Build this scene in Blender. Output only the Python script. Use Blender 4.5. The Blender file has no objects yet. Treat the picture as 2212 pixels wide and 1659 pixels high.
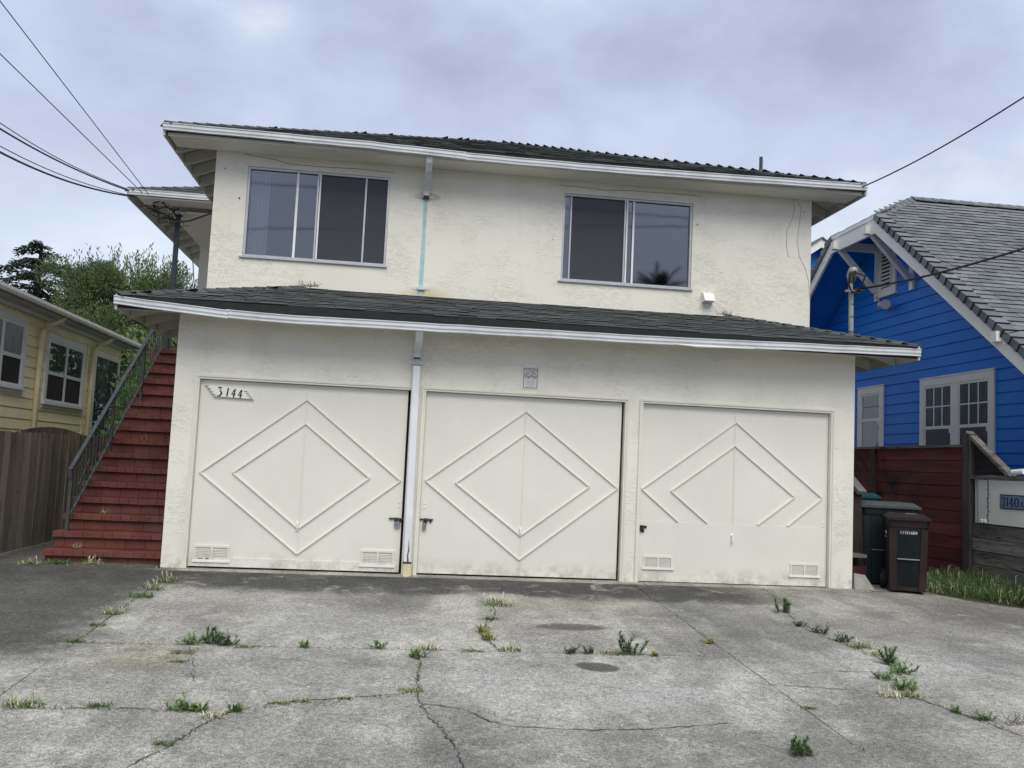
import bpy, math, random
from mathutils import Vector, Matrix
import numpy as np
R = math.radians
rnd = random.Random(7)
sc = bpy.context.scene
COL = sc.collection

# ------------------------------------------------------------------ camera
CP = Vector((2.4989, -10.770, 1.3184))
FPX = 1994.03 / 2212.0
RT = Vector((0.990889, -0.126492, 0.046248)); FW = Vector((0.122192, 0.988749, 0.086286)); UP = Vector((-0.056642, -0.079849, 0.995196))
cd = bpy.data.cameras.new('camera'); cam = bpy.data.objects.new('camera', cd); COL.objects.link(cam)
cd.sensor_width = 36; cd.lens = 36 * FPX; cd.clip_start = 0.05; cd.clip_end = 3000
m = Matrix(((RT.x, UP.x, -FW.x, CP.x), (RT.y, UP.y, -FW.y, CP.y), (RT.z, UP.z, -FW.z, CP.z), (0, 0, 0, 1)))
cam.matrix_world = m
sc.camera = cam
def proj(p):
    q = Vector(p) - CP; d = q.dot(FW)
    if d < .1: return None
    return (512 + 1024 * FPX * q.dot(RT) / d, 384 - 1024 * FPX * q.dot(UP) / d, d)

# ------------------------------------------------------------------ world and sun
SUN_EL, SUN_AZ = 50, 175        # azimuth clockwise from +Y: behind the camera, a little to the left
w = bpy.data.worlds.new('World'); sc.world = w; w.use_nodes = True
nt = w.node_tree; nt.nodes.clear()
def WN(t, **k):
    n = nt.nodes.new(t)
    for a, b in k.items(): setattr(n, a, b)
    return n
out = WN('ShaderNodeOutputWorld'); bg = WN('ShaderNodeBackground'); bg.inputs[1].default_value = 0.1
sky = WN('ShaderNodeTexSky', sky_type='NISHITA'); sky.sun_disc = False
sky.sun_elevation = R(SUN_EL); sky.sun_rotation = R(SUN_AZ)
tc = WN('ShaderNodeTexCoord'); mp = WN('ShaderNodeMapping'); mp.inputs['Scale'].default_value = (1, 1, 1.7); mp.inputs['Location'].default_value = (1.4, 2.1, .3)
nt.links.new(tc.outputs['Generated'], mp.inputs[0])
n1 = WN('ShaderNodeTexNoise'); n1.inputs['Scale'].default_value = 3.4; n1.inputs['Detail'].default_value = 9; n1.inputs['Roughness'].default_value = .56; n1.inputs['Distortion'].default_value = .1
n2 = WN('ShaderNodeTexNoise'); n2.inputs['Scale'].default_value = 1.3; n2.inputs['Detail'].default_value = 3
nt.links.new(mp.outputs[0], n1.inputs[0]); nt.links.new(mp.outputs[0], n2.inputs[0])
def wramp(stops):
    r = WN('ShaderNodeValToRGB'); e = r.color_ramp.elements
    e[0].position, e[0].color = stops[0][0], (*stops[0][1], 1); e[1].position, e[1].color = stops[-1][0], (*stops[-1][1], 1)
    for p, c in stops[1:-1]:
        q = e.new(p); q.color = (*c, 1)
    return r
SK = .60
r1 = wramp([(.32, (.44, .48, .66)), (.44, (.53, .58, .79)), (.55, (.61, .68, .87)), (.68, (.84, .89, 1.0))])
nt.links.new(n1.outputs[0], r1.inputs[0])
r2 = wramp([(.40, (.92, .92, .95)), (.60, (1.06, 1.08, 1.05))])
nt.links.new(n2.outputs[0], r2.inputs[0])
mu = WN('ShaderNodeMix', data_type='RGBA', blend_type='MULTIPLY'); mu.inputs[0].default_value = 1
nt.links.new(r1.outputs[0], mu.inputs[6]); nt.links.new(r2.outputs[0], mu.inputs[7])
sx = WN('ShaderNodeSeparateXYZ'); nt.links.new(tc.outputs['Generated'], sx.inputs[0])
rz = WN('ShaderNodeMapRange'); rz.inputs[1].default_value = .02; rz.inputs[2].default_value = .42; rz.inputs[3].default_value = .75; rz.inputs[4].default_value = 0
nt.links.new(sx.outputs[2], rz.inputs[0])
hz = WN('ShaderNodeMix', data_type='RGBA'); nt.links.new(rz.outputs[0], hz.inputs[0]); nt.links.new(mu.outputs[2], hz.inputs[6]); hz.inputs[7].default_value = (.80, .86, .97, 1)
sc10 = WN('ShaderNodeMix', data_type='RGBA', blend_type='MULTIPLY'); sc10.inputs[0].default_value = 1; sc10.inputs[7].default_value = (9.6 * SK, 9.6 * SK, 9.6 * SK, 1); sc10.clamp_result = False
nt.links.new(hz.outputs[2], sc10.inputs[6])
mxs = WN('ShaderNodeMix', data_type='RGBA'); mxs.inputs[0].default_value = .93
nt.links.new(sky.outputs[0], mxs.inputs[6]); nt.links.new(sc10.outputs[2], mxs.inputs[7])
nt.links.new(mxs.outputs[2], bg.inputs[0]); nt.links.new(bg.outputs[0], out.inputs[0])
sl = bpy.data.lights.new('sun', 'SUN'); sl.energy = 1.5; sl.angle = R(44); sl.color = (1, .94, .80)
so = bpy.data.objects.new('sun', sl); COL.objects.link(so)
az, el = R(SUN_AZ), R(SUN_EL)
tos = Vector((math.sin(az) * math.cos(el), math.cos(az) * math.cos(el), math.sin(el)))
so.rotation_euler = tos.to_track_quat('Z', 'Y').to_euler(); so.location = (0, -20, 30)
sc.view_settings.view_transform = 'Standard'; sc.view_settings.look = 'None'; sc.view_settings.gamma = 1
sc.view_settings.use_curve_mapping = False; sc.view_settings.exposure = 0.78
sc.render.engine = 'CYCLES'; sc.cycles.max_bounces = 6; sc.cycles.transparent_max_bounces = 8

# ------------------------------------------------------------------ materials
class NT:
    def __init__(s, name):
        s.m = bpy.data.materials.new(name); s.m.use_nodes = True; s.t = s.m.node_tree
        s.b = s.t.nodes['Principled BSDF']; s.out = s.t.nodes['Material Output']
        s.pos = s.n('ShaderNodeNewGeometry').outputs['Position']
    def n(s, t, **k):
        x = s.t.nodes.new(t)
        for a, b in k.items(): setattr(x, a, b)
        return x
    def l(s, a, b): s.t.links.new(a, b)
    def put(s, sock, v):
        if isinstance(v, (int, float)): sock.default_value = v
        elif isinstance(v, tuple): sock.default_value = (*v, 1) if len(v) == 3 and sock.type == 'RGBA' else v
        else: s.l(v, sock)
    def scale(s, v, sx=1, sy=1, sz=1, loc=(0, 0, 0)):
        x = s.n('ShaderNodeMapping'); s.l(v, x.inputs[0]); x.inputs['Scale'].default_value = (sx, sy, sz); x.inputs['Location'].default_value = loc; return x.outputs[0]
    def noise(s, sc_, det=3, rough=.5, dist=0, v=None, col=False):
        x = s.n('ShaderNodeTexNoise'); s.l(v if v is not None else s.pos, x.inputs[0]); x.inputs['Scale'].default_value = sc_; x.inputs['Detail'].default_value = det
        x.inputs['Roughness'].default_value = rough; x.inputs['Distortion'].default_value = dist; return x.outputs[1 if col else 0]
    def vor(s, sc_, v=None, feat='F1', outp=0):
        x = s.n('ShaderNodeTexVoronoi', feature=feat); s.l(v if v is not None else s.pos, x.inputs[0]); x.inputs['Scale'].default_value = sc_; return x.outputs[outp]
    def mr(s, v, a, b, c=0, d=1, smooth=False):
        x = s.n('ShaderNodeMapRange'); 
        if smooth: x.interpolation_type = 'SMOOTHSTEP'
        s.put(x.inputs[0], v); x.inputs[1].default_value = a; x.inputs[2].default_value = b; x.inputs[3].default_value = c; x.inputs[4].default_value = d; return x.outputs[0]
    def ma(s, op, a, b=0, c=0):
        x = s.n('ShaderNodeMath', operation=op); s.put(x.inputs[0], a); s.put(x.inputs[1], b); s.put(x.inputs[2], c); return x.outputs[0]
    def mix(s, f, a, b, mode='MIX'):
        x = s.n('ShaderNodeMix', data_type='RGBA', blend_type=mode); s.put(x.inputs[0], f); s.put(x.inputs[6], a); s.put(x.inputs[7], b); return x.outputs[2]
    def xyz(s, v=None):
        x = s.n('ShaderNodeSeparateXYZ'); s.l(v if v is not None else s.pos, x.inputs[0]); return x.outputs
    def grey(s, v):
        x = s.n('ShaderNodeCombineColor'); [s.put(x.inputs[i], v) for i in range(3)]; return x.outputs[0]
    def bump(s, h, st=.3, d=.01, prev=None):
        x = s.n('ShaderNodeBump'); x.inputs['Strength'].default_value = st; x.inputs['Distance'].default_value = d; s.put(x.inputs['Height'], h)
        if prev is not None: s.l(prev, x.inputs['Normal'])
        return x.outputs[0]
    def ell(s, cx, cy, rx, ry, soft=.4, v=None, rot=0):
        v = v if v is not None else s.pos
        x = s.n('ShaderNodeVectorMath', operation='SUBTRACT'); s.l(v, x.inputs[0]); x.inputs[1].default_value = (cx, cy, 0)
        r = s.n('ShaderNodeVectorRotate', rotation_type='Z_AXIS'); s.l(x.outputs[0], r.inputs[0]); r.inputs['Angle'].default_value = -rot
        y = s.n('ShaderNodeVectorMath', operation='MULTIPLY'); s.l(r.outputs[0], y.inputs[0]); y.inputs[1].default_value = (1 / rx, 1 / ry, 0)
        z = s.n('ShaderNodeVectorMath', operation='LENGTH'); s.l(y.outputs[0], z.inputs[0])
        return s.mr(z.outputs['Value'], 1 + soft, 1 - soft, 0, 1, True)
MATS = {}
def mat(name, col, rough=.6, var=.12, vs=3, bump=.15, bs=60, rand=.0, metal=0, spec=.4, streak=None, dirt=0):
    if name in MATS: return MATS[name]
    N = NT(name); v = N.pos
    if streak: v = N.scale(N.pos, *streak)
    f = N.mr(N.noise(vs, 5, .6, 0, v), .3, .7, 1 - var, 1 + var)
    if rand:
        oi = N.n('ShaderNodeObjectInfo'); f = N.ma('MULTIPLY', f, N.mr(oi.outputs['Random'], 0, 1, 1 - rand, 1 + rand))
    c = N.mix(1, tuple(col), N.grey(f), 'MULTIPLY')
    if dirt:
        c = N.mix(N.mr(N.noise(2.3, 6, .65), .5, .75, 0, dirt), c, (.12, .105, .08))
    N.l(c, N.b.inputs['Base Color']); N.b.inputs['Roughness'].default_value = rough; N.b.inputs['Metallic'].default_value = metal
    N.b.inputs['Specular IOR Level'].default_value = spec
    if bump: N.l(N.bump(N.noise(bs, 4, .6, 0, v), bump, .01), N.b.inputs['Normal'])
    MATS[name] = N.m; return N.m
def stucco():
    N = NT('stucco'); x, y, z = N.xyz()
    c = N.mix(N.mr(N.noise(.9, 4), .35, .65), (.745, .73, .65), (.79, .775, .70))
    c = N.mix(N.mr(N.noise(5, 6, .7), .55, .8, 0, .15), c, (.62, .60, .50))
    c = N.mix(N.mr(N.noise(2.2, 6, .7, .3, N.scale(N.pos, 4, 1, .35)), .54, .75, 0, .22), c, (.56, .54, .45))
    # yellow rust stain and grime where the old pipe drips
    def blob(cx, cz, rx, rz, lo, hi):
        dx = N.ma('MULTIPLY', N.ma('SUBTRACT', x, cx), 1 / rx); dz = N.ma('MULTIPLY', N.ma('SUBTRACT', z, cz), 1 / rz)
        d = N.ma('SQRT', N.ma('ADD', N.ma('MULTIPLY', dx, dx), N.ma('MULTIPLY', dz, dz)))
        d = N.ma('ADD', d, N.mr(N.noise(6, 4), 0, 1, -.35, .35))
        return N.mr(d, 1.1, .2, lo, hi, True)
    c = N.mix(blob(2.78, 3.47, .42, .14, 0, .6), c, (.55, .42, .16))
    c = N.mix(blob(2.75, 4.80, .26, .07, 0, .55), c, (.22, .20, .16))
    c = N.mix(blob(2.72, 2.40, .25, .10, 0, .2), c, (.30, .28, .2))
    g = N.ma('MULTIPLY', N.mr(z, .28, 0, 0, .6), N.mr(N.noise(9, 5, .7), .45, .62))
    c = N.mix(g, c, (.36, .34, .28))
    N.l(c, N.b.inputs['Base Color']); N.b.inputs['Roughness'].default_value = .78; N.b.inputs['Specular IOR Level'].default_value = .25
    # trowel ridges: sparse curved lines
    v = N.scale(N.pos, 1, 1, 1.9)
    nz = N.noise(6.2, 6, .6, 1.0, v)
    ridge = N.ma('SUBTRACT', 1, N.mr(N.ma('ABSOLUTE', N.ma('SUBTRACT', nz, .5)), 0, .035))
    patch = N.mr(N.noise(1.3, 3), .46, .60)
    h1 = N.ma('MULTIPLY', ridge, patch)
    v2 = N.scale(N.pos, 1, 1, 1.6, (3, 1, 7)); nz2 = N.noise(15, 5, .65, 1.2, v2)
    h2 = N.ma('MULTIPLY', N.mr(nz2, .52, .60), N.mr(N.noise(2.3, 3, .5, 0, v2), .48, .6, 0, .7))
    hh = N.ma('ADD', h1, h2)
    b1 = N.bump(hh, .48, .009); b2 = N.bump(N.noise(55, 5, .65), .30, .007, b1)
    N.l(b2, N.b.inputs['Normal']); MATS['stucco'] = N.m; return N.m
def concrete():
    N = NT('concrete'); x, y, z = N.xyz()
    dist = N.n('ShaderNodeVectorMath', operation='ADD'); N.l(N.pos, dist.inputs[0])
    nv = N.noise(2.2, 4, .6, 0, None, True); sv = N.n('ShaderNodeVectorMath', operation='SCALE'); sb = N.n('ShaderNodeVectorMath', operation='SUBTRACT')
    N.l(nv, sb.inputs[0]); sb.inputs[1].default_value = (.5, .5, .5); N.l(sb.outputs[0], sv.inputs[0]); sv.inputs['Scale'].default_value = .9; N.l(sv.outputs[0], dist.inputs[1])
    dp = dist.outputs[0]; dx, dy, dz = N.xyz(dp)
    c = N.mix(N.mr(N.noise(.8, 7, .66), .36, .62), (.22, .215, .19), (.48, .47, .42))
    # streaks that run towards the street
    st = N.noise(1.0, 5, .6, .4, N.scale(N.pos, 2.4, .5, 1))
    c = N.mix(N.mr(st, .42, .66, 0, .6), c, (.19, .185, .17))
    # old dark paving at the left and the grimy band before the doors
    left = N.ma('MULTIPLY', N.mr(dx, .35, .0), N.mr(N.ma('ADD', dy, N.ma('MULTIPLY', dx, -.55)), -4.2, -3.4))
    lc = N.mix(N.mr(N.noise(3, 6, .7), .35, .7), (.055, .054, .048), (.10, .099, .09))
    
    band = N.ma('MULTIPLY', N.mr(dy, -1.35, -.70, 0, 1, True), N.mr(y, -.13, -.19))
    band = N.ma('MULTIPLY', band, N.mr(dx, 7.4, 6.0, .25, 1))
    c = N.mix(N.ma('MULTIPLY', band, N.mr(N.noise(1.4, 5, .7), .28, .56, .6, 1)), c, (.048, .047, .042))
    for cx, cy, rx, ry, am, cc, so_, ro in [
        (2.0, -.75, 1.5, .42, .85, (.07, .07, .068), .5, 0), (4.6, -.65, 1.9, .42, .9, (.06, .06, .058), .5, -.1),
        (4.17, -2.42, .33, .13, .85, (.085, .082, .072), .25, 0), (3.98, -2.02, .2, .08, .5, (.11, .105, .1), .5, 0),
        (4.3, -1.75, .75, .55, .35, (.42, .40, .33), .3, 0), (4.12, -3.74, .17, .13, .9, (.075, .075, .062), .12, -.5),
        (4.9, -1.9, .35, .35, .5, (.11, .105, .095), .6, 0), (2.3, -1.6, .6, .5, .5, (.10, .10, .092), .7, 0),
        (5.9, -2.2, .5, 1.2, .55, (.10, .10, .098), .6, .25), (7.3, -2.6, .45, 1.5, .45, (.12, .118, .115), .6, .5), (8.6, -1.6, .9, .8, .55, (.105, .104, .1), .6, .4),
        (6.0, -4.6, .8, .5, .4, (.12, .118, .115), .7, .2), (3.2, -4.2, .5, .35, .5, (.50, .49, .47), .7, 0), (4.4, -4.4, .7, .3, .45, (.46, .455, .44), .7, -.2),
        (1.2, -1.6, .8, .5, .45, (.40, .395, .375), .6, 0), (1.05, -1.9, .3, .25, .3, (.27, .24, .15), .7, 0), (.85, -3.7, .3, .3, .35, (.33, .29, .18), .7, 0),
        (1.4, -5.2, .5, .3, .35, (.11, .11, .105), .8, 0), (2.9, -5.2, .25, .8, .45, (.10, .10, .096), .7, .1), (6.9, -3.5, .9, .5, .4, (.48, .475, .46), .7, .3),
        (2.0, -2.5, .7, .6, .4, (.40, .395, .38), .7, 0), (5.0, -5.5, .8, .5, .3, (.11, .108, .105), .7, 0)]:
        c = N.mix(N.ma('MULTIPLY', N.ell(cx, cy, rx, ry, so_, dp if so_ > .3 else N.scale(N.pos), ro), am), c, cc)
    c = N.mix(N.mr(N.noise(3.3, 7, .75, .6), .50, .68, 0, .5), c, (.14, .137, .125)); c = N.mix(N.mr(N.noise(2.1, 6, .7, .9, N.scale(N.pos, 1, 1, 1, (5, 3, 0))), .56, .70, 0, .5), c, (.54, .53, .48))
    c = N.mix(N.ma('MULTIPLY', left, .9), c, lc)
    # exposed aggregate
    a1 = N.mr(N.noise(95, 3, .8), .33, .67, .36, 1.64); a2 = N.mr(N.noise(30, 5, .75), .33, .67, .62, 1.38)
    ag = N.ma('MULTIPLY', a1, a2)
    c = N.mix(1, c, N.grey(ag), 'MULTIPLY')
    vo = N.vor(45); wh = N.mr(vo, .16, .10); c = N.mix(N.ma('MULTIPLY', wh, N.mr(N.noise(11, 2), .56, .66)), c, (.55, .54, .52))
    N.l(c, N.b.inputs['Base Color']); N.b.inputs['Roughness'].default_value = .88; N.b.inputs['Specular IOR Level'].default_value = .25
    b = N.bump(N.ma('ADD', N.noise(150, 3, .7), N.noise(30, 4)), .5, .006); N.l(b, N.b.inputs['Normal'])
    MATS['concrete'] = N.m; return N.m
def doorpaint():
    N = NT('door_paint'); x, y, z = N.xyz()
    c = N.mix(N.mr(N.noise(.9, 5, .6), .35, .65), (.70, .69, .635), (.745, .735, .675))
    st = N.mr(N.noise(3.5, 6, .7, .4, N.scale(N.pos, 5, 1, .5)),   .5, .75, 0, .16)
    c = N.mix(st, c, (.58, .585, .54))
    g = N.ma('MULTIPLY', N.mr(z, .22, 0, 0, .75), N.mr(N.noise(7, 6, .75), .42, .62)); c = N.mix(g, c, (.34, .33, .28))
    c = N.mix(N.mr(N.vor(5.5), .035, .02, 0, .3), c, (.38, .37, .33))
    N.l(c, N.b.inputs['Base Color']); N.l(N.mr(N.noise(2.5, 4), .3, .7, .35, .6), N.b.inputs['Roughness']); N.b.inputs['Specular IOR Level'].default_value = .35
    N.l(N.bump(N.noise(30, 4, .6), .12, .008, N.bump(N.noise(1.6, 3, .5), .22, .03)), N.b.inputs['Normal']); MATS['door_paint'] = N.m; return N.m
def glassm(name, tint, refl=.14, trans=.75, rough=.015, wav=.0):
    N = NT(name); N.t.nodes.remove(N.b)
    tr = N.n('ShaderNodeBsdfTransparent'); tr.inputs[0].default_value = (*tint, 1)
    gl = N.n('ShaderNodeBsdfGlossy'); gl.inputs['Roughness'].default_value = rough; gl.inputs[0].default_value = (.92, .96, 1, 1)
    fr = N.n('ShaderNodeFresnel'); fr.inputs[0].default_value = 1.5
    f = N.ma('ADD', N.ma('MULTIPLY', fr.outputs[0], 1.0), refl)
    if wav: N.l(N.bump(N.noise(1.4, 2), wav, .05), gl.inputs['Normal'])
    mx = N.n('ShaderNodeMixShader'); N.l(f, mx.inputs[0]); N.l(tr.outputs[0], mx.inputs[1]); N.l(gl.outputs[0], mx.inputs[2]); N.l(mx.outputs[0], N.out.inputs[0])
    MATS[name] = N.m; return N.m
def shinglem(name, a, b, rand=.6):
    N = NT(name); oi = N.n('ShaderNodeObjectInfo'); 
    f = N.ma('ADD', N.ma('MULTIPLY', oi.outputs['Random'], rand), N.mr(N.vor(3.7, N.scale(N.pos, 1, 2.4, .2), 'F1', 1) if False else N.noise(3.1, 4, .7), .3, .7, 0, 1 - rand))
    c = N.mix(f, a, b); c = N.mix(1, c, N.grey(N.mr(N.noise(240, 2, .7), .3, .7, .6, 1.4)), 'MULTIPLY')
    N.l(c, N.b.inputs['Base Color']); N.b.inputs['Roughness'].default_value = .9; N.b.inputs['Specular IOR Level'].default_value = .25
    N.l(N.bump(N.noise(240, 3, .7), .4, .004), N.b.inputs['Normal']); MATS[name] = N.m; return N.m
def leafm(name, a, b, sc_=2.0, rough=.6):
    N = NT(name); f = N.mr(N.noise(sc_, 4, .7), .35, .65); c = N.mix(f, a, b); c = N.mix(N.mr(N.noise(23, 2), .4, .65, 0, .5), c, tuple(min(1, q * 1.7) for q in b))
    N.l(c, N.b.inputs['Base Color']); N.b.inputs['Roughness'].default_value = rough; N.b.inputs['Specular IOR Level'].default_value = .3
    try: N.b.inputs['Subsurface Weight'].default_value = 0
    except Exception: pass
    MATS[name] = N.m; return N.m
def bluepaint():
    N = NT('blue_paint'); c = N.mix(N.mr(N.noise(.8, 4), .35, .65), (.006, .18, .64), (.008, .22, .74))
    N.l(c, N.b.inputs['Base Color']); N.b.inputs['Roughness'].default_value = .5; N.l(N.bump(N.noise(20, 3, .6, 0, N.scale(N.pos, 1, .15, 1)), .12, .01), N.b.inputs['Normal'])
    MATS['blue_paint'] = N.m; return N.m
def redwood():
    N = NT('red_board'); x, y, z = N.xyz(); v = N.scale(N.pos, 1, .35, 3)
    c = N.mix(N.mr(N.noise(2.5, 6, .65, 0, v), .35, .68), (.10, .020, .018), (.20, .05, .042))
    oi = N.n('ShaderNodeObjectInfo'); c = N.mix(1, c, N.grey(N.mr(oi.outputs['Random'], 0, 1, .7, 1.2)), 'MULTIPLY')
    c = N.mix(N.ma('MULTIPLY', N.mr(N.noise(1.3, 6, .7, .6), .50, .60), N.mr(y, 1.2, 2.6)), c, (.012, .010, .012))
    N.l(c, N.b.inputs['Base Color']); N.b.inputs['Roughness'].default_value = .75; N.l(N.bump(N.noise(14, 5, .7, 0, v), .4, .01), N.b.inputs['Normal'])
    MATS['red_board'] = N.m; return N.m
def weathered(name, a, b, dk, axis=(1, .12, 3.5), patch=.3):
    N = NT(name); v = N.scale(N.pos, *axis)
    c = N.mix(N.mr(N.noise(4, 7, .72, .5, v), .3, .7), a, b)
    c = N.mix(N.mr(N.noise(9, 6, .7, 1.4, v), .52, .66, 0, .85), c, dk)
    oi = N.n('ShaderNodeObjectInfo'); c = N.mix(1, c, N.grey(N.mr(oi.outputs['Random'], 0, 1, .68, 1.25)), 'MULTIPLY')
    c = N.mix(N.mr(N.noise(1.9, 5, .7), .55, .65, 0, patch), c, dk)
    c = N.mix(N.mr(N.vor(2.1, N.scale(N.pos, 2.5, 2.5, 1.2)), .07, .045), c, (.02, .018, .015))
    N.l(c, N.b.inputs['Base Color']); N.b.inputs['Roughness'].default_value = .85; N.l(N.bump(N.noise(22, 6, .75, .4, v), .55, .01), N.b.inputs['Normal'])
    MATS[name] = N.m; return N.m
stucco(); concrete(); bluepaint(); redwood()
weathered('grey_plank', (.12, .098, .072), (.26, .225, .175), (.045, .038, .034), (1.2, 1.2, .12))
weathered('grey_board', (.07, .064, .056), (.27, .255, .225), (.018, .016, .014), (1, .22, 2.6), .75)
weathered('dark_post', (.04, .036, .033), (.085, .08, .07), (.015, .014, .013), (1, 1, .15))
shinglem('dark_shingle', (.035, .042, .044), (.115, .125, .122)); shinglem('grey_shingle', (.10, .11, .12), (.235, .25, .262), .55)
glassm('window_glass', (.55, .60, .66), .15, rough=.035, wav=.02); glassm('clear_glass', (.7, .78, .76), .03, wav=.1)
doorpaint()
mat('trim_paint', (.70, .70, .62), .5, .05, 3, .1, 30)
mat('gutter_white', (.60, .63, .66), .4, .10, 2, .08, 20, spec=.4, dirt=.3)
mat('white_trim', (.82, .80, .73), .5, .06, 3, .1, 25)
mat('bright_white', (.79, .80, .78), .4, .04, 3, .05, 25)
mat('eave_paint', (.52, .51, .45), .6, .08, 3, .15, 30)
mat('aluminium', (.45, .46, .48), .38, .1, 6, .05, 40, metal=.6)
mat('white_strip', (.8, .82, .82), .4, .05); mat('screen', (.030, .028, .027), .8, .25, 2, .0)
mat('edge_shade_black', (.022, .024, .026), .95, .2, 20, .0); mat('infill_dark', (.022, .020, .022), .9, .5, 8, .4, 20, streak=(1, .3, 3)); mat('dark_slot', (.01, .01, .011), .9, .1); mat('interior', (.22, .22, .23), .8, .1); mat('curtain', (.55, .58, .60), .8, .12, 9, .2, 9, streak=(6, 1, .1))
mat('brick_red', (.135, .037, .028), .6, .25, 4, .45, 50, rand=.11, dirt=.35); mat('mortar_red', (.055, .013, .011), .8, .2, 8, .4, 40)
mat('rail_metal', (.042, .05, .05), .45, .3, 9, .25, 60, spec=.5); mat('post_blue', (.025, .035, .055), .35, .2)
mat('pale_blue_paint', (.38, .56, .60), .7, .12, 9, .3, 40, dirt=.1); mat('pipe_blue_white', (.74, .77, .81), .3, .05, 4, .08, 20, dirt=.12)
mat('bare_wood', (.66, .60, .38), .7, .15, 8, .4, 40, streak=(5, 5, .6)); mat('rust', (.06, .04, .03), .8, .4, 20)
mat('black_metal', (.02, .021, .022), .4, .3, 20); mat('steel', (.42, .43, .44), .28, .15, 20, .1, metal=.9); mat('lock_grey', (.16, .18, .18), .4, .1)
mat('sign_cream', (.80, .79, .72), .5, .04); mat('ink', (.015, .014, .015), .5, .1); mat('sign_white', (.70, .72, .74), .4, .04); mat('sign_red', (.16, .04, .05), .5, .1); mat('grey_ink', (.33, .38, .39), .6, .1)
mat('cable', (.012, .013, .016), .5, .1); mat('cord', (.33, .31, .26), .6, .1); mat('crack', (.10, .095, .085), .9, .3, 20); mat('joint_dark', (.03, .03, .028), .95, .4, 15)
mat('yellow_siding', (.95, .87, .57), .55, .05, 2, .15, 25, rand=.04, dirt=.08); mat('yellow_pipe', (.86, .77, .53), .5, .12, 4)
mat('lace', (.20, .24, .22), .7, .35, 8); mat('blind', (.50, .54, .52), .6, .25, 22, .3, 30, streak=(1, 3, .05))
mat('bin_brown', (.015, .0055, .0065), .5, .3, 4, .12, 70, dirt=.15); mat('bin_lid_grey', (.060, .068, .070), .4, .2, 5, .1, 60, dirt=.2)
mat('bin_green', (.004, .013, .015), .5, .25, 4, .12, 60); mat('bin_teal', (.010, .060, .060), .4, .25, 4, .1, 60); mat('rubber', (.012, .012, .014), .8, .2); mat('bin_panel', (.004, .009, .011), .6, .5, 3, spec=.2)
mat('brown_paint', (.028, .018, .015), .6, .3, 5, .3, 40); mat('maroon', (.06, .010, .022), .6, .2); mat('stair_grey', (.16, .16, .16), .7, .2)
mat('rock', (.30, .30, .28), .9, .25, 6, .5, 30, dirt=.3); mat('mast_grey', (.30, .31, .29), .5, .25, 6, .3, 30, metal=.3)
mat('plaque_blue', (.15, .19, .28), .4, .2, 20); mat('plaque_dark', (.005, .008, .018), .4, .2); mat('light_grey_paint', (.45, .47, .50), .5, .1)
mat('bark', (.05, .04, .03), .9, .3, 6, .6, 20, streak=(1, 1, .3)); mat('asphalt', (.05, .05, .052), .9, .25, 5, .4, 80); mat('soil', (.06, .05, .035), .95, .4, 5, .5, 30)
mat('oval_lens', (.5, .5, .48), .2, .1)
leafm('conifer', (.010, .018, .012), (.024, .040, .022)); leafm('tree_leaf', (.035, .06, .022), (.12, .17, .07), .9); leafm('shrub_leaf', (.03, .10, .02), (.12, .30, .05), 3, .35)
leafm('grass_green', (.028, .06, .018), (.085, .16, .04), 5); leafm('weed_green', (.06, .11, .035), (.16, .25, .09), 9); leafm('weed_dark', (.045, .075, .045), (.11, .15, .09), 9); leafm('weed_yellow', (.13, .15, .03), (.28, .27, .07), 9)
leafm('straw', (.42, .36, .22), (.66, .60, .42), 9); leafm('twig_brown', (.07, .05, .04), (.14, .10, .08), 9); leafm('palm', (.015, .03, .015), (.03, .055, .02), 2)
mat('petal', (.8, .8, .78), .6, .05)
G = MATS

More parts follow.
